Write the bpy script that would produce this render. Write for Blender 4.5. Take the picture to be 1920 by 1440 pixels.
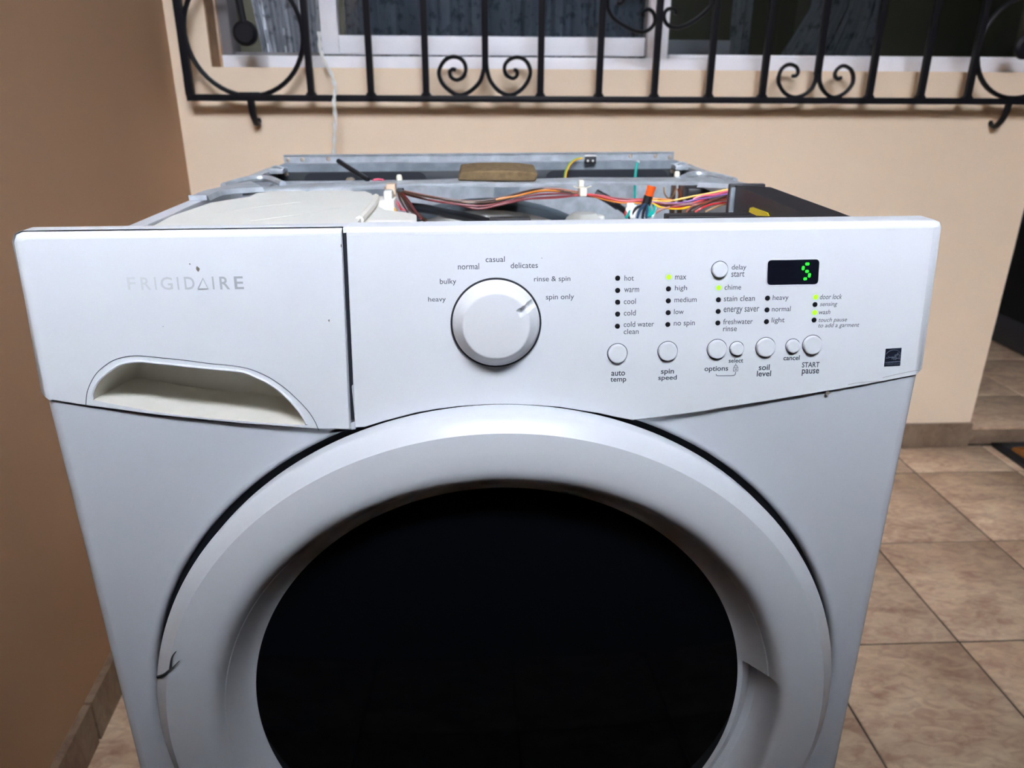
import bpy, bmesh, math, random
from math import sin, cos, pi, radians as rad, hypot
from mathutils import Matrix, Vector, geometry
random.seed(7)
S = bpy.context.scene
COL = S.collection
for o in list(bpy.data.objects): bpy.data.objects.remove(o)

# ---------------------------------------------------------------- camera, sky, exposure
CAM = ((-0.0188, -0.54801, 1.01987), [(0.998889, 0.012297, -0.045488), (-0.046809, 0.369844, -0.927914), (0.005413, 0.929013, 0.370008)], 26.6557)
cd = bpy.data.cameras.new('camera'); cam = bpy.data.objects.new('camera', cd); COL.objects.link(cam)
m = Matrix.Identity(4)
for i in range(3):
    for j in range(3): m[i][j] = CAM[1][i][j]
    m[i][3] = CAM[0][i]
cam.matrix_world = m
cd.sensor_width = 36; cd.lens = CAM[2]; cd.clip_start = .02; cd.clip_end = 60
cd.dof.use_dof = True; cd.dof.focus_distance = .60; cd.dof.aperture_fstop = 9.5
S.camera = cam
wd = bpy.data.worlds.new('overcast_sky'); S.world = wd; wd.use_nodes = True
bgn = wd.node_tree.nodes['Background']
bgn.inputs[0].default_value = (.80, .875, 1.0, 1); bgn.inputs[1].default_value = 25
S.view_settings.view_transform = 'Standard'; S.view_settings.look = 'None'
S.view_settings.gamma = 1; S.view_settings.exposure = 1.12; S.view_settings.use_curve_mapping = False

# ---------------------------------------------------------------- materials
def srgb(r, g, b):
    f = lambda c: (c/12.92 if c <= .04045 else ((c+.055)/1.055)**2.4)
    return (f(r/255), f(g/255), f(b/255), 1)
def mat(name, col, rough=.5, metal=0, spec=.5, coat=0, emit=None, estr=0, var=0, vscale=8, bump=0, bscale=200, col2=None, detail=4, alpha=1):
    M = bpy.data.materials.new(name); M.use_nodes = True
    nt = M.node_tree; N = nt.nodes; B = N['Principled BSDF']
    B.inputs['Base Color'].default_value = col; B.inputs['Roughness'].default_value = rough
    B.inputs['Metallic'].default_value = metal; B.inputs['Specular IOR Level'].default_value = spec
    B.inputs['Coat Weight'].default_value = coat; B.inputs['Coat Roughness'].default_value = .08
    if emit: B.inputs['Emission Color'].default_value = emit; B.inputs['Emission Strength'].default_value = estr
    if var or bump or col2:
        tc = N.new('ShaderNodeNewGeometry')
        if var or col2:
            nz = N.new('ShaderNodeTexNoise'); nz.inputs['Scale'].default_value = vscale; nz.inputs['Detail'].default_value = detail
            nt.links.new(tc.outputs['Position'], nz.inputs['Vector'])
            rp = N.new('ShaderNodeValToRGB'); rp.color_ramp.elements[0].position = .35; rp.color_ramp.elements[1].position = .68
            a = tuple(max(0, c*(1-var)) for c in col[:3])+(1,)
            rp.color_ramp.elements[0].color = a if var else col
            rp.color_ramp.elements[1].color = col2 if col2 else tuple(min(1, c*(1+var)) for c in col[:3])+(1,)
            nt.links.new(nz.outputs['Fac'], rp.inputs['Fac']); nt.links.new(rp.outputs['Color'], B.inputs['Base Color'])
        if bump:
            nb = N.new('ShaderNodeTexNoise'); nb.inputs['Scale'].default_value = bscale; nb.inputs['Detail'].default_value = 3
            nt.links.new(tc.outputs['Position'], nb.inputs['Vector'])
            bp = N.new('ShaderNodeBump'); bp.inputs['Strength'].default_value = bump; bp.inputs['Distance'].default_value = .002
            nt.links.new(nb.outputs['Fac'], bp.inputs['Height']); nt.links.new(bp.outputs['Normal'], B.inputs['Normal'])
    return M
WHITE = mat('white_plastic', (.655, .665, .69, 1), .36, spec=.3, var=.012, vscale=25)
ENAMEL = mat('white_enamel', (.60, .615, .65, 1), .25, var=.01, vscale=20)
DOORW = mat('white_door_plastic', (.655, .67, .70, 1), .32)
KNOBW = mat('white_knob_plastic', (.67, .67, .69, 1), .3)
SCOOP = mat('ivory_plastic', (.74, .71, .64, 1), .35, var=.03, vscale=40)
LIDW = mat('cream_plastic', (.66, .645, .59, 1), .4, var=.02, vscale=30)
BLACKP = mat('black_plastic', (.018, .017, .02, 1), .45, var=.2, vscale=30)
DARKGAP = mat('dark_rubber_gap_shade', (.006, .008, .014, 1), .6)  # rubber parts, and dark sheets that paint shade in gaps and recesses
GLASSK = mat('dark_glass', (.0035, .004, .006, 1), .04, spec=.22, coat=0)
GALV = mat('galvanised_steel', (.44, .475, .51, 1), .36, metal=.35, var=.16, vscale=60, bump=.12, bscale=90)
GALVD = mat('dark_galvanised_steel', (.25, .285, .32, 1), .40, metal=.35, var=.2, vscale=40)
STEELD = mat('dark_steel_recess_shade', (.05, .055, .06, 1), .5, metal=.5)  # dark steel parts, and shade painted on the rear channel
TUBW = mat('tub_white', (.78, .77, .73, 1), .45)
TUBG = mat('tub_gasket', (.07, .095, .115, 1), .5)
INK = mat('ink_and_gap_grey', (.055, .06, .085, 1), .6)
INKD = mat('ink_dark', (.02, .025, .045, 1), .6)
LEDK = mat('unlit_lens', (.008, .009, .012, 1), .3)
LEDG = mat('lit_green_lens', (.3, .9, .02, 1), .4, emit=(.28, 1, .01, 1), estr=.5)
SEGG = mat('lit_green_segment', (.02, .7, .02, 1), .4, emit=(.02, 1, .03, 1), estr=.7)
DISP = mat('display_glass', (.006, .007, .012, 1), .12)
IRON = mat('black_iron_paint', (.006, .006, .009, 1), .5, spec=.25, bump=.15, bscale=120)
FOAM = mat('brown_foam', srgb(112, 92, 64), .95, var=.18, vscale=120, bump=.5, bscale=600)
BRASS = mat('screw_metal', (.62, .52, .42, 1), .35, metal=.8)
YEL = mat('yellow_tag', (.85, .68, .02, 1), .5)
ORANGE = mat('orange_cap', (.90, .10, .01, 1), .4)
TAPE = mat('black_tape', (.012, .012, .014, 1), .4)
CLIPW = mat('clear_nylon', (.72, .68, .56, 1), .4)
CORD = mat('white_cord', (.80, .79, .76, 1), .5)
STICK = mat('sticker_navy', (.010, .014, .028, 1), .4)
STICKL = mat('sticker_print', (.10, .115, .15, 1), .5)
DIRT = mat('grime', (.16, .14, .11, 1), .8)
CRACK = mat('crack_line', (.03, .03, .035, 1), .8)
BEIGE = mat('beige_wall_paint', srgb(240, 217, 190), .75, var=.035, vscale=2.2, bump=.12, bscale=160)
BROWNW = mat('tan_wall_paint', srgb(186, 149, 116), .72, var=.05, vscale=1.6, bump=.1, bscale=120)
REVEAL = mat('reveal_plaster', srgb(160, 126, 96), .85, var=.15, vscale=20)
CHIPPL = mat('chipped_plaster', srgb(208, 186, 172), .9, col2=srgb(190, 150, 110), vscale=26)
ALU = mat('painted_aluminium', srgb(244, 244, 250), .4, var=.03, vscale=12)
ALUD = mat('grey_aluminium', srgb(128, 124, 126), .45, var=.08, vscale=20)
GROUT = mat('dark_grout', srgb(76, 64, 55), .95, var=.25, vscale=18, col2=srgb(112, 98, 84))
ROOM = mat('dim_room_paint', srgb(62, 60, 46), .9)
DOORK = mat('dark_door_paint', srgb(38, 38, 41), .45, var=.1, vscale=6)
COIR = mat('orange_coir', srgb(150, 92, 30), .95, var=.25, vscale=90, bump=.6, bscale=500)
RUBBER = mat('mat_rubber', (.014, .015, .018, 1), .6, bump=.2, bscale=300)
COURT = mat('courtyard_paint', srgb(92, 82, 72), .9)

def tile_mat(k=1.0):
    M = bpy.data.materials.new('stone_tile'); M.use_nodes = True
    nt = M.node_tree; N = nt.nodes; B = N['Principled BSDF']; B.inputs['Roughness'].default_value = .42
    g = N.new('ShaderNodeNewGeometry'); oi = N.new('ShaderNodeObjectInfo')
    mp = N.new('ShaderNodeMapping'); mp.inputs['Scale'].default_value = (1.0, 1.9, 1); mp.inputs['Rotation'].default_value = (0, 0, .35)
    ad = N.new('ShaderNodeVectorMath'); ad.operation = 'ADD'
    nt.links.new(g.outputs['Position'], mp.inputs['Vector']); nt.links.new(mp.outputs['Vector'], ad.inputs[0])
    cx = N.new('ShaderNodeCombineXYZ'); mu = N.new('ShaderNodeMath'); mu.operation = 'MULTIPLY'; mu.inputs[1].default_value = 9
    nt.links.new(oi.outputs['Random'], mu.inputs[0]); nt.links.new(mu.outputs[0], cx.inputs['Z']); nt.links.new(cx.outputs[0], ad.inputs[1])
    n1 = N.new('ShaderNodeTexNoise'); n1.inputs['Scale'].default_value = 7; n1.inputs['Detail'].default_value = 7; n1.inputs['Roughness'].default_value = .62; n1.inputs['Distortion'].default_value = .6
    n2 = N.new('ShaderNodeTexNoise'); n2.inputs['Scale'].default_value = 26; n2.inputs['Detail'].default_value = 5; n2.inputs['Distortion'].default_value = 1.2
    nt.links.new(ad.outputs[0], n1.inputs['Vector']); nt.links.new(ad.outputs[0], n2.inputs['Vector'])
    r1 = N.new('ShaderNodeValToRGB'); e = r1.color_ramp.elements
    e[0].position = .33; e[0].color = srgb(158, 126, 104); e[1].position = .66; e[1].color = srgb(222, 196, 166)
    x = r1.color_ramp.elements.new(.5); x.color = srgb(196, 164, 138)
    r2 = N.new('ShaderNodeValToRGB'); r2.color_ramp.elements[0].position = .36; r2.color_ramp.elements[0].color = srgb(150, 112, 92)
    r2.color_ramp.elements[1].position = .6; r2.color_ramp.elements[1].color = srgb(214, 192, 160)
    mx = N.new('ShaderNodeMixRGB'); mx.inputs['Fac'].default_value = .38
    nt.links.new(n1.outputs['Fac'], r1.inputs['Fac']); nt.links.new(n2.outputs['Fac'], r2.inputs['Fac'])
    nt.links.new(r1.outputs['Color'], mx.inputs[1]); nt.links.new(r2.outputs['Color'], mx.inputs[2]); nt.links.new(mx.outputs[0], B.inputs['Base Color'])
    bp = N.new('ShaderNodeBump'); bp.inputs['Strength'].default_value = .25; bp.inputs['Distance'].default_value = .002
    nt.links.new(n2.outputs['Fac'], bp.inputs['Height']); nt.links.new(bp.outputs['Normal'], B.inputs['Normal'])
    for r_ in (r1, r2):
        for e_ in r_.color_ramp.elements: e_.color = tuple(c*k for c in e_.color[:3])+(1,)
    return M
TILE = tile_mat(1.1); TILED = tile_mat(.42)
def brand_mat():
    M = bpy.data.materials.new('worn_silver_print'); M.use_nodes = True
    nt = M.node_tree; N = nt.nodes; B = N['Principled BSDF']; B.inputs['Roughness'].default_value = .4
    tc = N.new('ShaderNodeTexCoord'); sx = N.new('ShaderNodeSeparateXYZ'); rp = N.new('ShaderNodeValToRGB')
    nt.links.new(tc.outputs['Object'], sx.inputs[0])
    mr = N.new('ShaderNodeMapRange'); mr.inputs[1].default_value = -.26; mr.inputs[2].default_value = -.17
    nt.links.new(sx.outputs['X'], mr.inputs[0]); nt.links.new(mr.outputs[0], rp.inputs['Fac'])
    rp.color_ramp.elements[0].color = (.58, .585, .60, 1); rp.color_ramp.elements[1].color = (.30, .31, .335, 1)
    nt.links.new(rp.outputs['Color'], B.inputs['Base Color'])
    return M
BRAND = brand_mat()
def curtain_mat(name, base, dash):
    M = bpy.data.materials.new(name); M.use_nodes = True
    nt = M.node_tree; N = nt.nodes; B = N['Principled BSDF']; B.inputs['Roughness'].default_value = .9
    g = N.new('ShaderNodeTexCoord'); nz = N.new('ShaderNodeTexNoise'); nz.inputs['Scale'].default_value = 45
    nt.links.new(g.outputs['Object'], nz.inputs['Vector'])
    rp = N.new('ShaderNodeValToRGB'); rp.color_ramp.elements[0].position = .32; rp.color_ramp.elements[0].color = tuple(c*.45 for c in base[:3])+(1,)
    rp.color_ramp.elements[1].position = .46; rp.color_ramp.elements[1].color = base
    nt.links.new(nz.outputs['Fac'], rp.inputs['Fac'])
    if dash:
        bk = N.new('ShaderNodeTexWave'); bk.wave_type = 'BANDS'; bk.bands_direction = 'X'; bk.inputs['Scale'].default_value = 7; bk.inputs['Distortion'].default_value = .5
        b2 = N.new('ShaderNodeTexNoise'); b2.inputs['Scale'].default_value = 22
        nt.links.new(g.outputs['Object'], bk.inputs['Vector']); nt.links.new(g.outputs['Object'], b2.inputs['Vector'])
        c1 = N.new('ShaderNodeMath'); c1.operation = 'GREATER_THAN'; c1.inputs[1].default_value = .965
        c2 = N.new('ShaderNodeMath'); c2.operation = 'GREATER_THAN'; c2.inputs[1].default_value = .46
        m3 = N.new('ShaderNodeMath'); m3.operation = 'MULTIPLY'; mx = N.new('ShaderNodeMixRGB')
        nt.links.new(bk.outputs['Fac'], c1.inputs[0]); nt.links.new(b2.outputs['Fac'], c2.inputs[0])
        nt.links.new(c1.outputs[0], m3.inputs[0]); nt.links.new(c2.outputs[0], m3.inputs[1]); nt.links.new(m3.outputs[0], mx.inputs['Fac'])
        nt.links.new(rp.outputs['Color'], mx.inputs[1]); mx.inputs[2].default_value = dash
        nt.links.new(mx.outputs[0], B.inputs['Base Color'])
    else: nt.links.new(rp.outputs['Color'], B.inputs['Base Color'])
    return M
CURT1 = curtain_mat('printed_curtain', (.24, .255, .29, 1), (.62, .63, .67, 1))
CURT2 = curtain_mat('dark_net_curtain', (.20, .22, .26, 1), None)
CURT3 = curtain_mat('grey_curtain', (.17, .18, .19, 1), None)
def glass_mat():
    M = bpy.data.materials.new('window_glass'); M.use_nodes = True
    nt = M.node_tree; N = nt.nodes; N.remove(N['Principled BSDF'])
    t = N.new('ShaderNodeBsdfTransparent'); t.inputs[0].default_value = (.80, .83, .85, 1)
    gl = N.new('ShaderNodeBsdfGlossy'); gl.inputs['Roughness'].default_value = .03
    fr = N.new('ShaderNodeFresnel'); fr.inputs[0].default_value = 1.5; mx = N.new('ShaderNodeMixShader')
    nt.links.new(fr.outputs[0], mx.inputs[0]); nt.links.new(t.outputs[0], mx.inputs[1]); nt.links.new(gl.outputs[0], mx.inputs[2])
    nt.links.new(mx.outputs[0], N['Material Output'].inputs[0])
    return M
GLASS = glass_mat()

# ---------------------------------------------------------------- mesh helpers
class MB:
    def __init__(s): s.v = []; s.f = []
    def add(s, vs, fs):
        b = len(s.v); s.v += [tuple(v) for v in vs]; s.f += [tuple(i+b for i in f) for f in fs]; return s
    def box(s, x0, x1, y0, y1, z0, z1, c=0):
        if c:
            bm = bmesh.new(); bmesh.ops.create_cube(bm, size=1)
            for v in bm.verts: v.co = ((x0+x1)/2+v.co.x*(x1-x0), (y0+y1)/2+v.co.y*(y1-y0), (z0+z1)/2+v.co.z*(z1-z0))
            bmesh.ops.bevel(bm, geom=bm.edges[:], offset=c, segments=2, affect='EDGES', profile=.5)
            bm.verts.index_update(); s.add([v.co[:] for v in bm.verts], [[v.index for v in f.verts] for f in bm.faces]); bm.free(); return s
        return s.add([(x0,y0,z0),(x1,y0,z0),(x1,y1,z0),(x0,y1,z0),(x0,y0,z1),(x1,y0,z1),(x1,y1,z1),(x0,y1,z1)],
                     [(0,3,2,1),(4,5,6,7),(0,1,5,4),(1,2,6,5),(2,3,7,6),(3,0,4,7)])
    def tube(s, pts, r, n=8, sub=6, smooth=True, flat=None, cap=True, closed=False):
        P = [Vector(p) for p in pts]
        if smooth and len(P) > 2:
            Q = []; L = len(P); K = L if closed else L-1
            for i in range(K):
                g = (lambda k: P[k % L]) if closed else (lambda k: P[min(max(k, 0), L-1)])
                a, b, c, d = g(i-1), g(i), g(i+1), g(i+2)
                for k in range(sub):
                    t = k/sub
                    Q.append(.5*((2*b)+(c-a)*t+(2*a-5*b+4*c-d)*t*t+(3*b-a-3*c+d)*t**3))
            if not closed: Q.append(P[-1])
            P = Q
        M = len(P); rings = []; up = None
        for i in range(M):
            if closed: t = P[(i+1) % M]-P[i-1]
            else: t = P[min(i+1, M-1)]-P[max(i-1, 0)]
            t = t.normalized() if t.length > 1e-9 else Vector((0, 0, 1))
            if up is None:
                up = Vector((0, 1, 0)) if flat or abs(t.y) < .9 else Vector((1, 0, 0))
            a = (up-t*up.dot(t)); a = a.normalized() if a.length > 1e-6 else t.orthogonal().normalized()
            b = t.cross(a); up = a
            rr = r(i/(M-1)) if callable(r) else r
            ra, rb = (flat if flat else (rr, rr))
            if flat and callable(r): ra, rb = flat[0]*rr, flat[1]*rr
            if n == 4: rings.append([P[i]+a*ra*x+b*rb*y for x, y in ((1,1),(-1,1),(-1,-1),(1,-1))])
            else: rings.append([P[i]+a*ra*cos(2*pi*k/n)+b*rb*sin(2*pi*k/n) for k in range(n)])
        vs = [v for R in rings for v in R]; fs = []
        for i in range(M if closed else M-1):
            for k in range(n):
                j = (i+1) % M
                fs.append((i*n+k, i*n+(k+1) % n, j*n+(k+1) % n, j*n+k))
        if cap and not closed: fs += [tuple(range(n))[::-1], tuple((M-1)*n+k for k in range(n))]
        return s.add([v[:] for v in vs], fs)
    def lathe(s, prof, c=(0, 0), n=96, mod=None, cap=False):
        """profile of (radius, y) turned about the y axis through (x, z) = c"""
        m_ = len(prof); vs = []
        for k in range(n):
            a = 2*pi*k/n
            for i, (r, y) in enumerate(prof):
                if mod: r, y = mod(i, a, r, y)
                vs.append((c[0]+r*cos(a), y, c[1]+r*sin(a)))
        fs = [(k*m_+i, k*m_+i+1, ((k+1) % n)*m_+i+1, ((k+1) % n)*m_+i) for k in range(n) for i in range(m_-1)]
        if cap: fs.append(tuple(k*m_+m_-1 for k in range(n)))
        return s.add(vs, fs)
    def prism(s, poly, y0, y1):
        """(x, z) outline between two depths"""
        n = len(poly)
        return s.add([(x, y0, z) for x, z in poly]+[(x, y1, z) for x, z in poly],
                     [tuple(range(n)), tuple(range(2*n-1, n-1, -1))]+[(i, i+n, (i+1) % n+n, (i+1) % n) for i in range(n)])
    def slab(s, poly, z0, z1):
        n = len(poly)
        return s.add([(x, y, z0) for x, y in poly]+[(x, y, z1) for x, y in poly],
                     [tuple(range(n-1, -1, -1)), tuple(range(n, 2*n))]+[(i, (i+1) % n, (i+1) % n+n, i+n) for i in range(n)])
    def mesh(s, name, M, angle=35, fix=True):
        me = bpy.data.meshes.new(name); me.from_pydata(s.v, [], s.f); me.materials.append(M)
        if fix:
            bm = bmesh.new(); bm.from_mesh(me); bmesh.ops.recalc_face_normals(bm, faces=bm.faces[:]); bm.to_mesh(me); bm.free()
        me.polygons.foreach_set('use_smooth', [True]*len(me.polygons)); me.set_sharp_from_angle(angle=rad(angle)); me.update()
        return me
    def build(s, name, M, parent=None, angle=35, fix=True, **kw):
        return put(name, s.mesh(name, M, angle, fix), parent, **kw)
def put(name, me, parent=None, mw=None, **kw):
    o = bpy.data.objects.new(name, me); COL.objects.link(o); o.parent = parent
    if mw is not None: o.matrix_local = mw
    for k, v in kw.items(): o[k] = v
    return o
def thing(name, label, cat, loc=(0, 0, 0), **kw):
    o = bpy.data.objects.new(name, None); COL.objects.link(o); o.location = loc; o.empty_display_size = .1
    o['label'] = label; o['category'] = cat
    for k, v in kw.items(): o[k] = v
    return o
def struct(name, mb, M, label, **kw): return mb.build(name, M, None, kind='structure', label=label, **kw)

# ================================================================ SETTING
WY = 1.46                                              # face of the wall behind the machine
def lw(y): return -.661-.079*(y-.307)                  # face of the left wall, not quite square to the back one
WIN = (-.648, 1.448, 1.0495, 2.05)    # window opening
b = MB()
b.box(-.95, WIN[0], WY, WY+.14, 0, 3.0).box(WIN[1], 1.46, WY, WY+.14, 0, 3.0).box(WIN[0], WIN[1], WY, WY+.14, 0, WIN[2]).box(WIN[0], WIN[1], WY, WY+.14, WIN[3], 3.0)
wall_back = struct('wall_back', b, BEIGE, 'beige painted wall with a barred window behind the washing machine')
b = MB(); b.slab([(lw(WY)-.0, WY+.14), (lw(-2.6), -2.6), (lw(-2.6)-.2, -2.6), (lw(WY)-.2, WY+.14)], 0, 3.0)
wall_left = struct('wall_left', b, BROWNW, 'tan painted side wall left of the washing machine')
b = MB().box(-1.2, 4.4, -2.8, -2.6, 0, 2.86)
struct('wall_front', b, mat('dark_court_paint', srgb(42, 40, 40), .9), 'unseen courtyard wall opposite the window, made tall and dark to limit the light')  # unseen; height and dark tone set to hold back sky light and bounce
b = MB().box(4.2, 4.4, -2.6, 1.46, 0, 2.9)
struct('wall_right', b, COURT, 'far courtyard wall closing the right side')
b = MB().box(-.95, 4.4, -1.1, 3.4, 2.65, 2.77).box(.8, 4.4, -2.8, -1.1, 2.65, 2.77)
struct('ceiling', b, COURT, 'unseen roof slab with an eave, shaped to leave only a strip of sky light')  # unseen; its opening is shaped to narrow the sky light

struct('light_blocker', MB().box(-.60, 1.6, -1.10, -.63, 0, 1.53), mat('light_blocker_dark', srgb(42, 40, 40), .9), 'unseen dark block added behind the viewer in place of a body, shading the washing machine')  # added out of view to darken the lower machine and the door glass
# floor: grout bed with tiles laid on it
fl = struct('floor', MB().box(-1.0, 4.4, -2.7, 1.62, -.05, -.0025), GROUT, 'courtyard floor of brown stone tiles with dark grout')
TX, TY, GX, GY = .293, .343, .924, .611
def tile_mesh(w, d, h, g=.0045):
    b = MB(); x, y = w/2-g/2, d/2-g/2; e = .002
    b.add([(-x,-y,-h),(x,-y,-h),(x,y,-h),(-x,y,-h),(-x,-y,-e),(x,-y,-e),(x,y,-e),(-x,y,-e),(-x+e,-y+e,0),(x-e,-y+e,0),(x-e,y-e,0),(-x+e,y-e,0)],
          [(0,3,2,1)]+[(i,(i+1)%4,(i+1)%4+4,i+4) for i in range(4)]+[(i+4,(i+1)%4+4,(i+1)%4+8,i+8) for i in range(4)]+[(8,9,10,11)])
    return b.mesh('tile', TILE, 60)
T0 = tile_mesh(TX, TY, .01)
for i in range(-6, 10):
    for j in range(-9, 3):
        x0, y0 = GX+i*TX, GY+j*TY; x1, y1 = x0+TX, y0+TY
        if y0 > WY-.02 or x1 < lw(y0): continue
        xa = max(x0, -.745); yb = min(y1, WY-.001)
        if xa > x0 or yb < y1: me = tile_mesh(x1-xa, yb-y0, .01)
        else: me = T0
        put('tile', me, fl, Matrix.Translation(((xa+x1)/2, (y0+yb)/2, random.uniform(-.0006, .0006))))
# baseboards of tile, each length of tile a piece
bb = struct('baseboard_back', MB().box(-.74, 1.462, WY-.003, WY, 0, .076), GROUT, 'tile skirting along the foot of the back wall')
x = 1.463
while x > -.72:
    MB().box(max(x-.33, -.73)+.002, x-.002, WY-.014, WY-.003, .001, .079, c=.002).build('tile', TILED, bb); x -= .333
bl = struct('baseboard_left', MB().slab([(lw(1.44)+.003, 1.44), (lw(-2.5)+.003, -2.5), (lw(-2.5), -2.5), (lw(1.44), 1.44)], 0, .078), GROUT, 'tile skirting along the foot of the left wall')
y = 1.43
while y > -2.3:
    ya, yb_ = y-.33, y
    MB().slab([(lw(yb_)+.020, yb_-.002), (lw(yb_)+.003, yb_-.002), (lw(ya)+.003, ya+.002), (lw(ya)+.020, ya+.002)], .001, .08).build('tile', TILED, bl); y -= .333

# entrance niche to the right of the wall: step, dark door
st = struct('step', MB().box(1.462, 2.4, 1.475, 3.3, 0, .046), GROUT, 'low tiled step into the entrance beside the beige wall')
for xa, xb in ((1.464, 1.80), (1.80, 2.13)):
    MB().box(xa+.002, xb-.002, 1.466, 1.475, .001, .045, c=.0015).build('tile', TILED, st)
    for ya, yb_ in ((1.466, 1.718), (1.718, 2.06), (2.06, 2.40), (2.40, 2.74)):
        MB().box(xa+.002, xb-.002, ya+.002, yb_-.002, .047, .056, c=.0015).build('tile', TILE, st)
b = MB().box(1.4505, 1.4605, WY+.14, 3.2, 0, 2.65)
struct('wall_niche', b, BEIGE, 'side wall of the entrance niche')
struct('wall_niche_end', MB().box(1.4605, 2.6, 2.9, 3.1, 0, 2.65), COURT, 'wall at the end of the entrance niche')
d1 = bpy.data.objects.new('door_1', None); COL.objects.link(d1); d1['kind'] = 'structure'; d1['label'] = 'dark metal entrance door at the right edge'; d1.location = (2.07, 1.5, .056)
dp = MB().box(2.072, 2.12, 1.50, 2.88, .06, 2.4); dp.v = [(v[0]-2.07, v[1]-1.5, v[2]-.056) for v in dp.v]; dp.build('door_leaf', DOORK, d1)
dp = MB().box(2.062, 2.072, 1.50, 2.88, .06, .17, c=.003); dp.v = [(v[0]-2.07, v[1]-1.5, v[2]-.056) for v in dp.v]; dp.build('kick_plate', mat('kick_plate_grey', srgb(62, 62, 66), .5), d1)
struct('wall_door_side', MB().box(2.12, 2.6, 1.5, 2.9, 0, 3.0).box(2.07, 4.3, 1.47, 1.499, 0, 3.0), COURT, 'wall holding the dark entrance door')

# doormat
dm = thing('doormat', 'black rubber doormat with orange coir panels on floor before the step', 'doormat', (1.87, 1.20, 0))
MX0, MX1, MY0, MY1 = 1.536, 2.21, .98, 1.455
def rel(b, c): b.v = [(v[0]-c[0], v[1]-c[1], v[2]-c[2]) for v in b.v]; return b
DC = (1.87, 1.20, 0)
b = MB().box(MX0, MX1, MY0, MY1, .0008, .006, c=.002)
rel(b, DC).build('base', RUBBER, dm)
b = MB(); w = .03
b.box(MX0, MX1, MY0, MY0+w, .006, .012, c=.002).box(MX0, MX1, MY1-w, MY1, .006, .012, c=.002).box(MX0, MX0+w, MY0, MY1, .006, .012, c=.002).box(MX1-w, MX1, MY0, MY1, .006, .012, c=.002)
rel(b, DC).build('border', RUBBER, dm)
nx, ny = 4, 3
cw, ch = (MX1-MX0-2*w)/nx, (MY1-MY0-2*w)/ny
for i in range(nx):
    for j in range(ny):
        x0, y0 = MX0+w+i*cw, MY0+w+j*ch; cx, cy = x0+cw/2, y0+ch/2
        cs = [(x0, y0), (x0+cw, y0), (x0+cw, y0+ch), (x0, y0+ch)]
        for k in range(4):
            tri = [cs[k], cs[(k+1) % 4], (cx, cy)]; gx = sum(p[0] for p in tri)/3; gy = sum(p[1] for p in tri)/3
            tri = [(gx+(p[0]-gx)*.80, gy+(p[1]-gy)*.80) for p in tri]
            rel(MB().slab(tri, .006, .0105), DC).build('coir_panel', COIR, dm)

# ---------------------------------------------------------------- window
win = bpy.data.objects.new('window_1', None); COL.objects.link(win); win['kind'] = 'structure'; win['label'] = 'sliding window with white frame and dark glass behind the iron grille'
FY = 1.525
def wz(v, y, u=900): return None
zs0, zs1 = WIN[2]-.004, 1.079
MB().box(WIN[0]+.002, WIN[1], FY, FY+.07, zs0, zs1-.001, c=.002).build('sill_rail', ALU, win)
MB().box(-0.6598, -0.6393, FY-.002, FY+.09, zs0, 2.0).build('jamb_plaster', CHIPPL, win, label='chipped pinkish plaster strip at the left jamb')
MB().box(-0.6423, -0.6152, FY+.008, FY+.09, zs1, 2.0, c=.003).build('jamb', ALUD, win, label='grey metal jamb')
MB().box(-0.6286, -0.4044, FY+.03, FY+.05, zs1-.002, 1.0863).build('track', ALUD, win)
ys = FY+.03
zr0, zr1 = 1.0816, 1.1267
MB().box(-0.3599, 0.4196, ys, ys+.025, zr0+.001, zr1, c=.002).build('sash_rail', ALU, win)
MB().box(-0.3983, -0.3549, ys-.006, ys+.03, zr0+.001, 2.0, c=.003).build('sash_stile', ALU, win)
MB().box(0.418, 0.429, ys+.004, ys+.03, zr0+.001, 2.0, c=.002).build('sash_stile', ALUD, win)
MB().box(0.4212, 0.4727, FY+.003, FY+.03, zs1-.003, 2.0, c=.003).build('mullion', ALU, win)
MB().box(-0.3557, 0.417, ys+.010, ys+.014, zr1-.004, 2.0).build('pane', GLASS, win)
zf1 = 1.087
MB().box(0.4791, WIN[1], FY+.006, FY+.04, zs1-.002, zf1, c=.002).build('fixed_rail', ALU, win)
MB().box(0.4788, WIN[1], FY+.02, FY+.024, zf1-.004, 2.0).build('pane', GLASS, win)
MB().box(0.4808, 0.6459, FY+.045, FY+.065, zf1-.02, 1.1232, c=.002).build('inner_rail', ALUD, win)
MB().box(WIN[0]+.002, WIN[1], FY, FY+.09, 2.0, 2.045).build('head_rail', ALU, win)
MB().box(WIN[0], WIN[0]+.003, WY+.001, FY+.0, WIN[2]+.001, 2.05).build('reveal', REVEAL, win)
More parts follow.
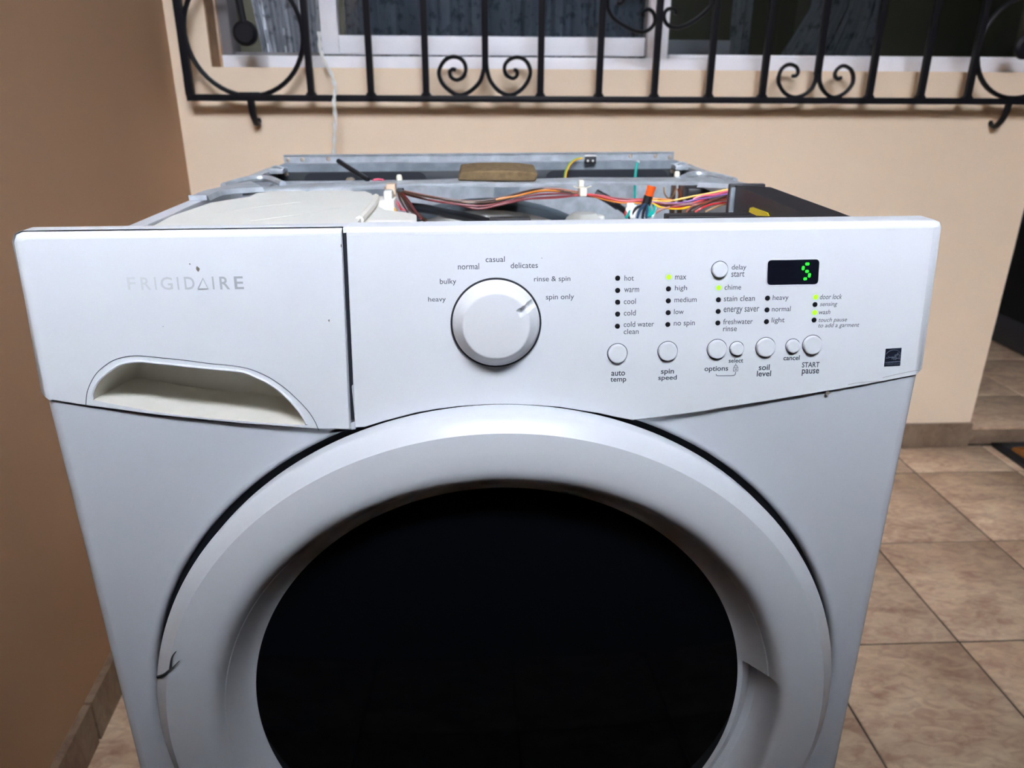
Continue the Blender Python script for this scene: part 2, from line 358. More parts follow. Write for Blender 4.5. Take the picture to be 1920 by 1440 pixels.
# dim room behind it
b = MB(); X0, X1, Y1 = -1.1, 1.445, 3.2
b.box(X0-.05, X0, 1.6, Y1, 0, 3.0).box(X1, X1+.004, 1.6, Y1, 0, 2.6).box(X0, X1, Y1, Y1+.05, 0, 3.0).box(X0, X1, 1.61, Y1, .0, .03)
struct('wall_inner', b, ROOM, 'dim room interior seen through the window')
def curtain(name, pts_x, z0, z1, y, amp, n, M, label, edge=None, freq=9):
    b = MB(); nz = 10; vs = []; fs = []
    for i in range(n+1):
        for j in range(nz+1):
            t = j/nz; z = z0+(z1-z0)*t; xa, xb = edge(t) if edge else pts_x
            x = xa+(xb-xa)*i/n
            vs.append((x, y+amp*sin(freq*2*pi*i/n+.6*sin(3*t))+amp*.3*sin(i*1.7), z))
    for i in range(n):
        for j in range(nz):
            k = i*(nz+1)+j; fs.append((k, k+1, k+nz+2, k+nz+1))
    b.add(vs, fs); o = b.build(name, M, None, 60, fix=False); o['label'] = label; o['category'] = 'curtain'
    s_ = o.modifiers.new('cloth', 'SOLIDIFY'); s_.thickness = .002
    return o
cx0, cx1, cxr = -0.5729, -0.5993, -0.403
curtain('window_curtain', None, .98, 1.75, 1.665, .012, 60, CURT1, 'grey printed curtain with white dashes in the open left gap of the window', lambda t: (cx0+(cx1-cx0)*(t-.11)*3.4, cxr), 3.5)
curtain('window_curtain', (-.36, .46), .9, 1.95, 1.70, .018, 150, CURT2, 'dark blue-grey net curtain behind the middle sliding pane', None, 11)
e0, e1, e2 = 0.8421, 0.9181, 1.1218
def edge3(t):
    z = .98+.8*t; k = min(1, max(0, (z-1.08)/.13)); return (e0+(e1+.02-e0)*k**.8, e2+.02*k)
curtain('window_curtain', None, .98, 1.78, 1.79, .02, 80, CURT3, 'gathered grey curtain behind the right pane of the window', edge3, 3.4)
curtain('window_curtain', (0.7177, 0.7733), .98, 1.78, 1.81, .01, 20, CURT3, 'narrow grey strip of curtain hanging beside the window mullion', None, 1.5)

# ================================================================ WINDOW GRILLE
gr = thing('window_grille', 'black wrought iron window grille with rings and scrolls on the beige wall', 'grille', (0, 1.405, .98))
GYY = 1.405; GC = (0, 1.405, .98)
zt = 1.98; zr = 0.9816
def gpart(name, b): return rel(b, GC).build(name, IRON, gr)
XL, XR = -0.6906+.002, 1.44
gpart('bottom_rail', MB().box(XL-.008, XR+.008, GYY-.007, GYY+.007, zr-.0075, zr+.0075, c=.0015))
gpart('top_rail', MB().box(XL-.008, XR+.008, GYY-.007, GYY+.007, zt-.0075, zt+.0075, c=.0015))
for xx in (XL, XR): gpart('frame_bar', MB().box(xx-.009, xx+.009, GYY-.008, GYY+.008, zr+.005, zt-.005, c=.0015))
bars = [-0.4054, -0.2638, -0.1327, 0.1412, 0.2827, 0.418, 0.5522, 0.6847, 0.9521, 1.0817, 1.2014]
for x in bars:
    b = MB().box(x-.0075, x+.0075, GYY-.0075, GYY+.0075, zr+.005, zt-.005, c=.0012)
    b.add([(x-.014, GYY-.006, zr+.006), (x+.014, GYY-.006, zr+.006), (x+.014, GYY+.006, zr+.006), (x-.014, GYY+.006, zr+.006),
           (x-.0073, GYY-.006, zr+.015), (x+.0073, GYY-.006, zr+.015), (x+.0073, GYY+.006, zr+.015), (x-.0073, GYY+.006, zr+.015)],
          [(0,1,5,4),(1,2,6,5),(2,3,7,6),(3,0,4,7),(4,5,6,7),(0,3,2,1)])
    gpart('bar', b)
def ring(cx, cz, R, rod=True):
    pts = [(cx+R*cos(a*2*pi/48), GYY, cz+R*sin(a*2*pi/48)) for a in range(48)]
    gpart('ring', MB().tube(pts, .006, n=8, smooth=False, closed=True, flat=(.008, .0055)))
    gpart('ring_tie', MB().box(cx-.025, cx+.022, GYY-.007, GYY+.007, zr+.005, zr+.013, c=.002))
    b = MB().lathe([(0.0, GYY-.010), (.020, GYY-.010), (.028, GYY-.004), (.028, GYY+.004), (.020, GYY+.010), (0.0, GYY+.010)], (cx+.004, cz+.001), 28)
    gpart('medallion', b)
    gpart('medallion_rod', MB().tube([(cx+.002, GYY, cz+.02), (cx-.004, GYY, cz+.09), (cx-.006, GYY, cz+R)], .0085, n=8))
ring(-0.548, 1.1204, .1345)
ring(1.318, 1.1204-.016, .115)
def scroll(pts, r0=.0052, r1=.0045, name='scroll'):
    gpart(name, MB().tube([(x, GYY, z) for x, z in pts], lambda t: 1-.15*t, n=8, sub=6, flat=(.0075, r0)))
s1 = [(0.0065, 1.0614), (0.005, 1.0461), (-0.0044, 1.0202), (-0.0285, 0.998), (-0.0524, 0.99), (-0.0732, 0.9978), (-0.0936, 1.0159), (-0.1012, 1.0377), (-0.0952, 1.0557), (-0.0824, 1.0697), (-0.0658, 1.0744), (-0.0494, 1.0704), (-0.0391, 1.0586), (-0.0375, 1.0432), (-0.0446, 1.0298), (-0.06, 1.0238), (-0.0724, 1.0302), (-0.0749, 1.0417), (-0.0678, 1.0477), (-0.061, 1.0451)]
s1r = [(0.0112, 1.0614), (0.0133, 1.0461), (0.0221, 1.0204), (0.043, 0.9983), (0.0669, 0.9906), (0.0893, 0.9986), (0.1074, 1.0169), (0.1163, 1.039), (0.1125, 1.057), (0.1012, 1.0702), (0.0845, 1.0746), (0.0679, 1.0699), (0.0569, 1.0592), (0.055, 1.0464), (0.0611, 1.034), (0.0751, 1.0279), (0.0848, 1.0349), (0.0834, 1.0452), (0.0764, 1.047)]
s2 = [(0.8122, 1.0522), (0.8134, 1.0272), (0.8045, 1.0066), (0.7841, 0.9923), (0.7638, 0.989), (0.7418, 0.9978), (0.7255, 1.0157), (0.7203, 1.0329), (0.7241, 1.0501), (0.7346, 1.0604), (0.748, 1.0626), (0.7607, 1.0575), (0.7666, 1.0472), (0.7636, 1.0379), (0.7534, 1.0369)]
s2r = [(0.8191, 1.0522), (0.823, 1.0272), (0.8339, 1.0068), (0.8519, 0.9926), (0.8698, 0.9895), (0.8907, 0.9998), (0.9049, 1.0182), (0.9053, 1.0356), (0.8974, 1.0511), (0.8839, 1.0595), (0.8719, 1.0594), (0.8612, 1.0509), (0.8589, 1.04), (0.8662, 1.0319), (0.8762, 1.0338)]
for q in (s1, s1r, s2, s2r): scroll(q)
for u, zb in ((909.5, 1.0499), (1535, 1.0285)): pass
for x, zb in ((0.0086, 1.0499), (0.8157, 1.0405)):
    gpart('bar', MB().box(x-.0075, x+.0075, GYY-.0075, GYY+.0075, zb, zt-.005, c=.0012))
for k in (s1, s1r, s2, s2r):
    xm = k[4][0]; gpart('scroll_foot', MB().box(xm-.014, xm+.014, GYY-.006, GYY+.006, zr+.005, zr+.011, c=.002))
# the larger scrolls on the bar by the mullion, with their upper halves above
c1 = [(0.2945, 1.1956), (0.2968, 1.1773), (0.3116, 1.1578), (0.3373, 1.1431), (0.3628, 1.1334), (0.3838, 1.1318), (0.3998, 1.1399), (0.408, 1.1536), (0.4045, 1.1697), (0.3942, 1.1789), (0.3833, 1.1769), (0.377, 1.1694), (0.3815, 1.1646)]
c2 = [(0.5389, 1.1955), (0.5308, 1.1807), (0.513, 1.1645), (0.4894, 1.1494), (0.4651, 1.1409), (0.444, 1.144), (0.432, 1.1551), (0.4289, 1.1687), (0.4342, 1.1786), (0.445, 1.1811), (0.4551, 1.1763), (0.4543, 1.1689)]
zc_ = c1[0][1]+.06
for k in (c1, c2):
    scroll([(x, 2*zc_-z) for x, z in k[::-1]]+[(k[0][0]+(-.004 if k is c1 else .004), zc_)]+k, name='scroll')
k0 = [(0.3299, 1.1971), (0.3234, 1.191), (0.3152, 1.1921)]
scroll([(k0[0][0]+.002, k0[0][1]+.02)]+k0)
for x in (-0.5499, 1.3126):
    gpart('wall_hook', MB().tube([(x, GYY, zr-.004), (x, GYY+.004, zr-.025), (x, GYY+.014, zr-.046), (x, GYY+.032, zr-.060), (x, GYY+.050, zr-.058), (x, GYY+.058, zr-.050)], lambda t: 1-.35*t, n=8, flat=(.008, .0095)))

# ---------------------------------------------------------------- white cord
cb = MB(); cpts = [(-0.3931, 1.5, 1.1303), (-0.3884, 1.47, 1.0912), (-0.3752, 1.435, 1.0668), (-0.3521, 1.395, 1.0336), (-0.3432, 1.38, 1.0046), (-0.3487, 1.376, 0.9753), (-0.3478, 1.376, 0.9397), (-0.354, 1.378, 0.8974), (-0.3591, 1.38, 0.8542), (-0.3606, 1.38, 0.8041), (-0.3731, 1.39, 0.6859)]
for ph in (0, pi):
    Q = []
    for i in range(len(cpts)-1):
        for k in range(8):
            t = k/8; P = Vector(cpts[i]).lerp(Vector(cpts[i+1]), t); a = (i*8+k)*.55+ph
            Q.append(P+Vector((.0022*cos(a), .0022*sin(a), 0)))
    cb.tube(Q, .0028, n=6, smooth=False)
cb.v = [(v[0]+.34, v[1]-1.38, v[2]-.6) for v in cb.v]
o = cb.build('cord', CORD); o.location = (-.34, 1.38, .6); o['label'] = 'thin white twisted cord hanging from window over the grille rail'; o['category'] = 'cord'

# ================================================================ WASHING MACHINE
TILT = .0095
wm = thing('washing_machine', 'white front-loading washing machine with its top removed, standing on the tiles', 'washing machine', (0, 0, 0))
wm.rotation_euler = (0, -TILT, 0)
K = .115; NN = hypot(1, K)
PM = Matrix(((1, 0, 0, 0), (0, 1/NN, K/NN, -.0015), (0, -K/NN, 1/NN, .80), (0, 0, 0, 1)))   # panel face frame: x right, y into, z up the face
def pan(x, s, off=0): return (x, -.0015+K*s/NN-off/NN, .80+s/NN+off*K/NN)
CX, CZ = .0035, .485

def offset_poly(P, D):
    n = len(P); out = []
    for i in range(n):
        a, b_, c = Vector(P[i-1]), Vector(P[i]), Vector(P[(i+1) % n])
        e1, e2 = (b_-a).normalized(), (c-b_).normalized()
        n1, n2 = Vector((-e1.y, e1.x)), Vector((-e2.y, e2.x)); d1, d2 = D[i-1], D[i]
        det = n1.x*n2.y-n1.y*n2.x
        if abs(det) < .12: out.append(tuple(b_+(n1*d1+n2*d2)/2))
        else: out.append(((b_.x+0)+(d1*n2.y-d2*n1.y)/det, b_.y+(n1.x*d2-n2.x*d1)/det))
    return out
def shell(P, D, rdp, fmap, back, holes=(), n=6, cap_back=False):
    """rounded sheet: outline P (anticlockwise), edge radii D, face depth map, back(x, s) -> point"""
    b = MB(); N = len(P); loops = [[back(x, s) for x, s in P], [fmap(x, s, -rdp) for x, s in P]]
    for k in range(1, n+1):
        th = pi/2*k/n; Q = offset_poly(P, [d*(1-cos(th)) for d in D]); loops.append([fmap(x, s, -rdp*(1-sin(th))) for x, s in Q])
    vs = [v for l in loops for v in l]; fs = []
    for k in range(len(loops)-1):
        for i in range(N):
            j = (i+1) % N; fs.append((k*N+i, k*N+j, (k+1)*N+j, (k+1)*N+i))
    b.add(vs, fs)
    Q = offset_poly(P, D); flat = list(Q)
    for h in holes: flat += list(h)
    tris = geometry.tessellate_polygon([[Vector((x, s, 0)) for x, s in Q]]+[[Vector((x, s, 0)) for x, s in h] for h in holes])
    b.add([fmap(x, s, 0) for x, s in flat], [tuple(t) for t in tris])
    return b

# ---- control panel
arch = [(-0.10826, -0.03182), (-0.09996, -0.03159), (-0.08478, -0.02692), (-0.05962, -0.02075), (-0.04292, -0.0181), (-0.02625, -0.01631), (-0.0075, -0.01544), (0.01128, -0.01545), (0.0322, -0.01681), (0.05321, -0.01883), (0.08285, -0.02437), (0.09993, -0.02854), (0.11108, -0.03103), (0.1213, -0.03017), (0.15961, -0.02598), (0.22346, -0.01707), (0.2873, -0.00748), (0.32978, -0.00028), (0.33738, 0.00131)]
STOP = .1228; XE = .3445
P = list(arch)+[(XE-.006, arch[-1][1]+.0008), (XE, arch[-1][1]+.006), (XE, STOP-.006), (XE-.0018, STOP-.0018), (XE-.006, STOP), (-0.10497, STOP)]
D = [.0015]*(len(arch)-1)+[.0015, .002, .009, .008, .007, .006, .0012]
BY = lambda x, s: (x, .008 if s < .02 else .037, .80+s/NN-(.0 if s < .02 else .0008))
cp = shell(P, D, .007, pan, BY).build('control_panel', WHITE, wm, 50)
# strip behind the drawer front that carries the top edge across
MB().box(-XE+.004, -0.10497+.004, .017, .0372, .9000, .9208, c=.001).build('panel_top_strip', WHITE, wm)
MB().add([pan(x, s_, o_) for x, s_, o_ in ((-.1135,-.026,-.005),(-.0975,-.026,-.005),(-.0975,.1205,-.005),(-.1135,.1205,-.005),(-.1135,-.026,-.0065),(-.0975,-.026,-.0065),(-.0975,.1205,-.0065),(-.1135,.1205,-.0065))], [(0,1,2,3),(7,6,5,4),(0,4,5,1),(1,5,6,2),(2,6,7,3),(3,7,4,0)]).build('panel_gap_shade', DARKGAP, wm, label='dark sheet standing for the shade in the slot between drawer front and control panel')  # dark sheet set inside the slot to paint its shade
# ---- drawer front with its hand scoop
dl = [(-0.33932, -0.00221), (-0.33415, -0.00444), (-0.30833, -0.00928), (-0.25554, -0.01823), (-0.19568, -0.02616), (-0.13678, -0.03221), (-0.11123, -0.03306)]
dxr = -0.10748
P = list(dl)+[(dxr, STOP), (-XE+.008, STOP), (-XE+.0025, STOP-.0025), (-XE, STOP-.008), (-XE, dl[0][1]+.006)]
D = [.0015]*(len(dl)-1)+[.0012, .006, .007, .008, .009, .0018]
hole = [(-0.30374, -0.00382), (-0.28966, -0.00746), (-0.27544, -0.01061), (-0.26116, -0.01388), (-0.24673, -0.01653), (-0.23217, -0.01867), (-0.21752, -0.0205), (-0.19789, -0.02288), (-0.17814, -0.02506), (-0.15827, -0.02683), (-0.14448, -0.02781), (-0.14579, -0.02404), (-0.14769, -0.02027), (-0.15077, -0.01512), (-0.1548, -0.00954), (-0.16023, -0.00334), (-0.1657, 0.00199), (-0.17219, 0.0067), (-0.17968, 0.01078), (-0.18577, 0.01379), (-0.19197, 0.01557), (-0.20838, 0.01755), (-0.22041, 0.01903), (-0.23238, 0.0206), (-0.2443, 0.02227), (-0.25622, 0.02373), (-0.26238, 0.02457), (-0.26864, 0.0247), (-0.275, 0.02402), (-0.28054, 0.02231), (-0.28737, 0.01839), (-0.29332, 0.01404), (-0.29782, 0.00975), (-0.30129, 0.00469), (-0.30344, 0.00011)]
BY2 = lambda x, s: (x, .008 if s < .02 else .015, .80+s/NN)
fac = shell(P, D, .007, pan, BY2, [hole])
df = fac.build('drawer_front', WHITE, wm, 50)
# scoop: loft inward from the opening
b = MB(); cxh = sum(p[0] for p in hole)/len(hole); smin = min(p[1] for p in hole); smax = max(p[1] for p in hole)
def scl(t, dep):
    return [(cxh+(x-cxh)*(1-.08*t), s+(.14*t*(smid-s) if s < smid else -.10*t*(s-smid)), dep) for x, s in hole]
smid = (smin+smax)/2
lo = [scl(0, 0), scl(0.0, .0008), scl(.02, .003), scl(.06, .022), scl(.14, .042), scl(.24, .054), scl(.40, .061), scl(.65, .0645), scl(1.0, .066), scl(1.4, .066)]
n = len(hole); vs = [pan(x, s, -d) for L_ in lo for x, s, d in L_]
fs = [(k*n+i, k*n+(i+1) % n, (k+1)*n+(i+1) % n, (k+1)*n+i) for k in range(len(lo)-1) for i in range(n)]
fs.append(tuple((len(lo)-1)*n+i for i in range(n)))
b.add(vs, fs).build('hand_scoop', SCOOP, df, 60, label='ivory hollow hand grip under the drawer front')
# raised rim around the scoop and its fine seam
outer = [(-0.30965, -0.00752), (-0.30814, -0.00082), (-0.30639, 0.00429), (-0.30241, 0.01138), (-0.29765, 0.01739), (-0.29162, 0.02234), (-0.28477, 0.02644), (-0.2772, 0.02891), (-0.26986, 0.02987), (-0.26408, 0.02985), (-0.25839, 0.02923), (-0.24509, 0.02755), (-0.23176, 0.02577), (-0.22223, 0.02425), (-0.21268, 0.02274), (-0.2021, 0.0215), (-0.19248, 0.02008), (-0.18533, 0.01829), (-0.17919, 0.01591), (-0.17169, 0.01205), (-0.1652, 0.00758), (-0.15783, 0.0014), (-0.15146, -0.00542), (-0.14601, -0.01185), (-0.14152, -0.0183), (-0.13805, -0.02529), (-0.13576, -0.03231)]
b = MB().tube([pan(x, s, .0001) for x, s in outer], .00028, n=5, sub=4)
b.build('scoop_seam', INK, df, label='fine dark seam around the grip')
rim = hole[10:]+hole[:1]
MB().tube([pan(x*1.0, s+.0008, .0002) for x, s in rim], .0011, n=6, sub=3).build('scoop_rim', WHITE, df)
# top seam of the drawer front
# ---- lettering
FONTOB = {}
def text_mesh(body, bold=False, ital=False):
    k = (body, bold, ital)
    if k in FONTOB: return FONTOB[k]
    cu = bpy.data.curves.new('lettering', 'FONT'); cu.body = body; cu.size = 1; cu.resolution_u = 3
    cu.offset = .016 if bold else .004
    if ital: cu.shear = .22
    ob = bpy.data.objects.new('tmp', cu); COL.objects.link(ob); bpy.context.view_layer.update()
    me = bpy.data.meshes.new_from_object(ob.evaluated_get(bpy.context.evaluated_depsgraph_get()))
    vs = [(v.co.x, v.co.y) for v in me.vertices]; fs = [tuple(p.vertices) for p in me.polygons]
    bpy.data.objects.remove(ob); bpy.data.meshes.remove(me); FONTOB[k] = (vs, fs); return vs, fs
def letter(body, xc, sc, w, h, M=None, parent=None, bold=False, ital=False, name='lettering', off=.00012, gather=None):
    vs, fs = text_mesh(body, bold, ital)
    x0 = min(v[0] for v in vs); x1 = max(v[0] for v in vs); y0 = min(v[1] for v in vs); y1 = max(v[1] for v in vs)
    q = [pan(xc+((v[0]-x0)/(x1-x0)-.5)*w, sc+((v[1]-y0)/(y1-y0)-.5)*h, off) for v in vs]
    if gather is not None: gather.add(q, fs); return
    MB().add(q, fs).build(name, M or INK, parent or cp, fix=False)
for t in [('heavy', -0.04011, 0.06842, 0.01319, 0.00471), ('bulky', -0.03143, 0.08167, 0.01218, 0.00521), ('normal', -0.01584, 0.09315, 0.01576, 0.00455), ('casual', 0.00402, 0.09812, 0.01434, 0.0042), ('delicates', 0.02561, 0.09333, 0.02032, 0.00422), ('rinse & spin', 0.04663, 0.08239, 0.02741, 0.00497), ('spin only', 0.05255, 0.06871, 0.02133, 0.0053), ('hot', 0.10481, 0.08266, 0.00709, 0.0041), ('warm', 0.107, 0.07345, 0.01141, 0.00319), ('cool', 0.1059, 0.06499, 0.00918, 0.00429), ('cold', 0.10611, 0.05615, 0.00909, 0.00432), ('cold water', 0.11344, 0.04729, 0.02347, 0.00423), ('clean', 0.10766, 0.04163, 0.01157, 0.00414), ('max', 0.14405, 0.08236, 0.00857, 0.00306), ('high', 0.14471, 0.07403, 0.00931, 0.00485), ('medium', 0.14866, 0.0656, 0.01715, 0.00406), ('low', 0.14395, 0.0564, 0.00759, 0.00397), ('no spin', 0.14865, 0.04683, 0.01633, 0.00534), ('delay', 0.18832, 0.08908, 0.01123, 0.00493), ('start', 0.18782, 0.08422, 0.01006, 0.00389), ('chime', 0.1846, 0.07453, 0.01285, 0.00404), ('stain clean', 0.19026, 0.06587, 0.02403, 0.00431), ('energy saver', 0.19245, 0.05628, 0.02765, 0.0052), ('freshwater', 0.19048, 0.04796, 0.02313, 0.00426), ('rinse', 0.18452, 0.04234, 0.01073, 0.00403), ('heavy', 0.22231, 0.0654, 0.01225, 0.00516), ('normal', 0.22356, 0.05719, 0.01462, 0.00399), ('light', 0.22184, 0.04795, 0.01015, 0.00512)]: letter(*t)
for t in [('door lock', 0.26163, 0.06595, 0.0172, 0.00397), ('sensing', 0.26037, 0.05977, 0.0137, 0.00412), ('wash', 0.25782, 0.05412, 0.00895, 0.00365), ('touch pause', 0.26494, 0.04748, 0.02241, 0.00429), ('to add a garment', 0.27015, 0.04311, 0.03247, 0.0043)]: letter(*t, ital=True)
for t in [('auto', 0.09851, 0.00864, 0.01087, 0.00401), ('temp', 0.09874, 0.00298, 0.01249, 0.00478), ('spin', 0.13725, 0.00881, 0.01032, 0.00527), ('speed', 0.13753, 0.00384, 0.01465, 0.00491), ('options', 0.17581, 0.0102, 0.01877, 0.00516), ('select', 0.19096, 0.01697, 0.01148, 0.00351), ('soil', 0.21383, 0.01104, 0.0087, 0.00466), ('level', 0.21404, 0.006, 0.01132, 0.00469), ('cancel', 0.23505, 0.01826, 0.01291, 0.00388), ('START', 0.25087, 0.01235, 0.01397, 0.00428), ('pause', 0.25121, 0.00615, 0.01376, 0.00533)]: letter(*t, M=INKD, bold=True)
# padlock mark and the bracket joining options and select
def stroke(pts, r, M, parent, name, sub=4, smooth=True): MB().tube([pan(x, s, .0001) for x, s in pts], r, n=5, sub=sub, smooth=smooth).build(name, M, parent)
lk = MB()
for q in [[(0.18964, 0.00834), (0.18944, 0.01124), (0.19289, 0.01142), (0.19309, 0.00852), (0.18964, 0.00834)], [(0.18992, 0.01135), (0.19008, 0.01273), (0.19115, 0.01333), (0.19218, 0.01269), (0.19239, 0.01143)], [(0.19105, 0.01471), (0.19115, 0.01333)], [(0.19097, 0.01045), (0.19119, 0.00919)], [(0.19171, 0.01056), (0.1918, 0.0093)]]:
    lk.tube([pan(x, s, .0001) for x, s in q], .00022, n=5, smooth=False)
lk.build('padlock_mark', INK, cp)
stroke([(0.17592, 0.00637), (0.17622, 0.00548), (0.17724, 0.00495), (0.18319, 0.00482), (0.18963, 0.00481), (0.19106, 0.00567), (0.19141, 0.00767)], .00025, INK, cp, 'bracket_mark')
# worn brand lettering on the drawer front
bl_ = MB()
def ZC(*a): return a
for t in [('F', -0.26286, 0.08419, 0.006, 0.00939), ('R', -0.25267, 0.08403, 0.00712, 0.0094), ('I', -0.24566, 0.08406, 0.00126, 0.0094), ('G', -0.23769, 0.08386, 0.00882, 0.00955), ('I', -0.22942, 0.08381, 0.00126, 0.00942), ('D', -0.22112, 0.08382, 0.00744, 0.00942), ('I', -0.20395, 0.0837, 0.00127, 0.00944), ('R', -0.19564, 0.08357, 0.00719, 0.00944), ('E', -0.18532, 0.08355, 0.00664, 0.00945)]: letter(*t, gather=bl_, bold=True)
tri = [(-0.21549, 0.07959), (-0.21095, 0.08725), (-0.20815, 0.07961)]
bl_.tube([pan(x, s, .0001) for x, s in tri+tri[:1]], .0006, n=5, smooth=False)
bl_.build('brand_lettering', BRAND, df, fix=False)
# ---- program dial
DX, DS = (0.00391, 0.0503)
R0 = .0330
dial = thing('program_dial', '', ''); del dial['label']; del dial['category']; dial.parent = wm; dial.matrix_local = PM @ Matrix.Translation((DX, 0, DS))
MB().lathe([(.020, -.0002), (R0+.0010, -.0002), (R0+.0014, -.0018), (R0+.0008, -.0026), (.020, -.0024)], n=96).build('dial_ring', DARKGAP, dial)
prof = []
for i in range(44):
    t = i/43; r = R0*(1-t)
    if r > .0312: y = -.0025-(.0330-r)/.0018*.0035
    elif r > .0302: y = -.0060-(.0312-r)/.0010*.0008
    elif r > .0262: y = -.0068-(.0302-r)/.0040*.0062
    elif r > .0242: y = -.0130-.0020*sin((.0262-r)/.0020*pi/2)
    else: y = -.0150-.0006*(1-(r/.0242)**2)
    prof.append((max(r, .00005), y))
PA = rad(29)
def notch(i, a, r, y):
    u = r*cos(a-PA); w_ = r*sin(a-PA)
    if u > .017:
        k = max(0, 1-(abs(w_)/.0031)**4)*min(1, (u-.0185)/.003) if u > .0185 else 0
        y = y+k*.0082 if y < -.0115 else y+k*min(.0082, max(0, -y-.003))
    return r, y
MB().lathe(prof, n=300, mod=notch).build('dial_knob', KNOBW, dial, 40)
# ---- push buttons
def button(r, h=.0030):
    b = MB().lathe([(r+.0005, .0), (r+.0002, -h+.0007), (r-.0002, -h+.0002), (r-.0009, -h), (r-.0016, -h+.00012), (.0001, -h+.00012)], n=40, cap=True); return b.mesh('push_button', WHITE, 30)
BM = {18: button(.00705), 14: button(.0056), 12: button(.0049)}
gapm = {k: MB().lathe([(.002, -.0001), (r+.0010, -.0001), (r+.0010, .0004)], n=40).mesh('button_gap_shade', INK) for k, r in ((18, .00705), (14, .0056), (12, .0049))}  # dark discs paint the shade in the gap around each button
for (x, s), k in zip([(0.09742, 0.02456), (0.13655, 0.02548), (0.17524, 0.02641), (0.19078, 0.02653), (0.21349, 0.02715), (0.23499, 0.02779), (0.2504, 0.02835), (0.17346, 0.08793)], (18, 18, 18, 12, 18, 12, 18, 14)):
    o = put('push_button', BM[k], wm, PM @ Matrix.Translation((x, 0, s)))
    put('button_gap_shade', gapm[k], o, Matrix.Translation((0, 0, 0)))
# ---- indicator lights
LM = {0: MB().lathe([(.00195, .0), (.00195, -.0002), (.0012, -.00035), (.0001, -.0004)], n=20, cap=True)}
LED0 = LM[0].mesh('indicator_light', LEDK); LED1 = LM[0].mesh('indicator_light', LEDG)
for (x, s), g in zip([(0.09605, 0.08267), (0.0963, 0.0734), (0.09654, 0.06446), (0.09679, 0.05532), (0.09684, 0.04594), (0.135, 0.08288), (0.13512, 0.074), (0.13541, 0.06483), (0.13569, 0.05571), (0.13582, 0.04656), (0.17371, 0.0742), (0.17408, 0.06501), (0.17443, 0.05603), (0.17471, 0.04702), (0.2121, 0.06561), (0.21241, 0.05653), (0.21272, 0.04738), (0.24963, 0.06582), (0.24965, 0.06004), (0.25005, 0.05381), (0.25007, 0.04797)],
                      (0,0,0,0,0,1,0,0,0,0,1,0,0,0,0,0,0,1,0,1,0)):
    o = put('indicator_light', LED1 if g else LED0, wm, PM @ Matrix.Translation((x, 0, s)))
    if g: o['label'] = 'lit green indicator'
# ---- display window
dc = [(0.2105, 0.07524), (0.25088, 0.07522), (0.25019, 0.09485), (0.20955, 0.09483)]
def rrect(c, r, n=6):
    out = []
    for i in range(4):
        p, a, b_ = Vector(c[i]), Vector(c[i-1]), Vector(c[(i+1) % 4]); ea, eb = (a-p).normalized(), (b_-p).normalized()
        for k in range(n+1):
            t = k/n; A = p+ea*r; B = p+eb*r; q = A*(1-t)**2+p*2*t*(1-t)+B*t*t; out.append((q.x, q.y))
    return out
rr = rrect(dc, .0036)
dw = MB().add([pan(x, s, .00015) for x, s in rr], [tuple(range(len(rr)))]).build('display_window', DISP, wm, fix=False)
MB().tube([pan(x, s, 0) for x, s in rr], .0005, n=6, smooth=False, closed=True).build('display_bezel', WHITE, dw)
for q in [[(0.23893, 0.09128), (0.24239, 0.09123)], [(0.23786, 0.08983), (0.23758, 0.08646)], [(0.23945, 0.08569), (0.24232, 0.08565)], [(0.2432, 0.08431), (0.24292, 0.08092)], [(0.23863, 0.07995), (0.24149, 0.08005)]]:
    (xa, sa), (xb, sb) = q; dx, ds = xb-xa, sb-sa; l = hypot(dx, ds); nx_, ns_ = -ds/l*.00105, dx/l*.00105; ex, es = dx*.14, ds*.14
    pts = [(xa, sa), (xa+ex+nx_, sa+es+ns_), (xb-ex+nx_, sb-es+ns_), (xb, sb), (xb-ex-nx_, sb-es-ns_), (xa+ex-nx_, sa+es-ns_)]
    MB().add([pan(x, s, .0003) for x, s in pts], [tuple(range(6))]).build('digit_segment', SEGG, dw, fix=False)
# ---- efficiency sticker
sq = [(0.31007, 0.00952), (0.32304, 0.00998), (0.32244, 0.02456), (0.30963, 0.02409)]
stk = MB().add([pan(x, s, .00015) for x, s in sq], [(0, 1, 2, 3)]).build('efficiency_sticker', STICK, wm, fix=False)
sp = MB()
for q in [[(0.31045, 0.0196), (0.31193, 0.02137), (0.31427, 0.02266), (0.31638, 0.02298), (0.31856, 0.02267), (0.32048, 0.02164), (0.32212, 0.02)], [(0.31037, 0.01295), (0.31652, 0.01327), (0.32259, 0.01351)], [(0.31087, 0.01618), (0.31149, 0.01698), (0.31148, 0.01635), (0.31216, 0.0166)], [(0.31225, 0.01804), (0.31318, 0.01703), (0.31255, 0.01633)], [(0.31341, 0.01667), (0.31405, 0.01729), (0.31466, 0.01664), (0.31527, 0.01753)], [(0.31581, 0.01752), (0.3157, 0.01554), (0.31653, 0.01751), (0.31705, 0.01624)], [(0.31707, 0.01749), (0.3172, 0.01497), (0.31776, 0.01766)], [(0.31801, 0.01784), (0.31871, 0.01656), (0.31837, 0.01495), (0.31929, 0.01619)], [(0.31922, 0.01817), (0.31956, 0.01906), (0.3198, 0.02067), (0.32063, 0.01904), (0.322, 0.01883), (0.3212, 0.01741), (0.3218, 0.01551), (0.32008, 0.01635), (0.31857, 0.01548), (0.31886, 0.01746), (0.31763, 0.01874), (0.31947, 0.01906)]]:
    sp.tube([pan(x, s, .00022) for x, s in q], .00022, n=4, sub=3, flat=None, smooth=True)
sp.build('sticker_emblem', STICKL, stk)
letter(*('ENERGY STAR', 0.31659, 0.01169, 0.01161, 0.00172), M=STICKL, parent=stk, off=.0002)
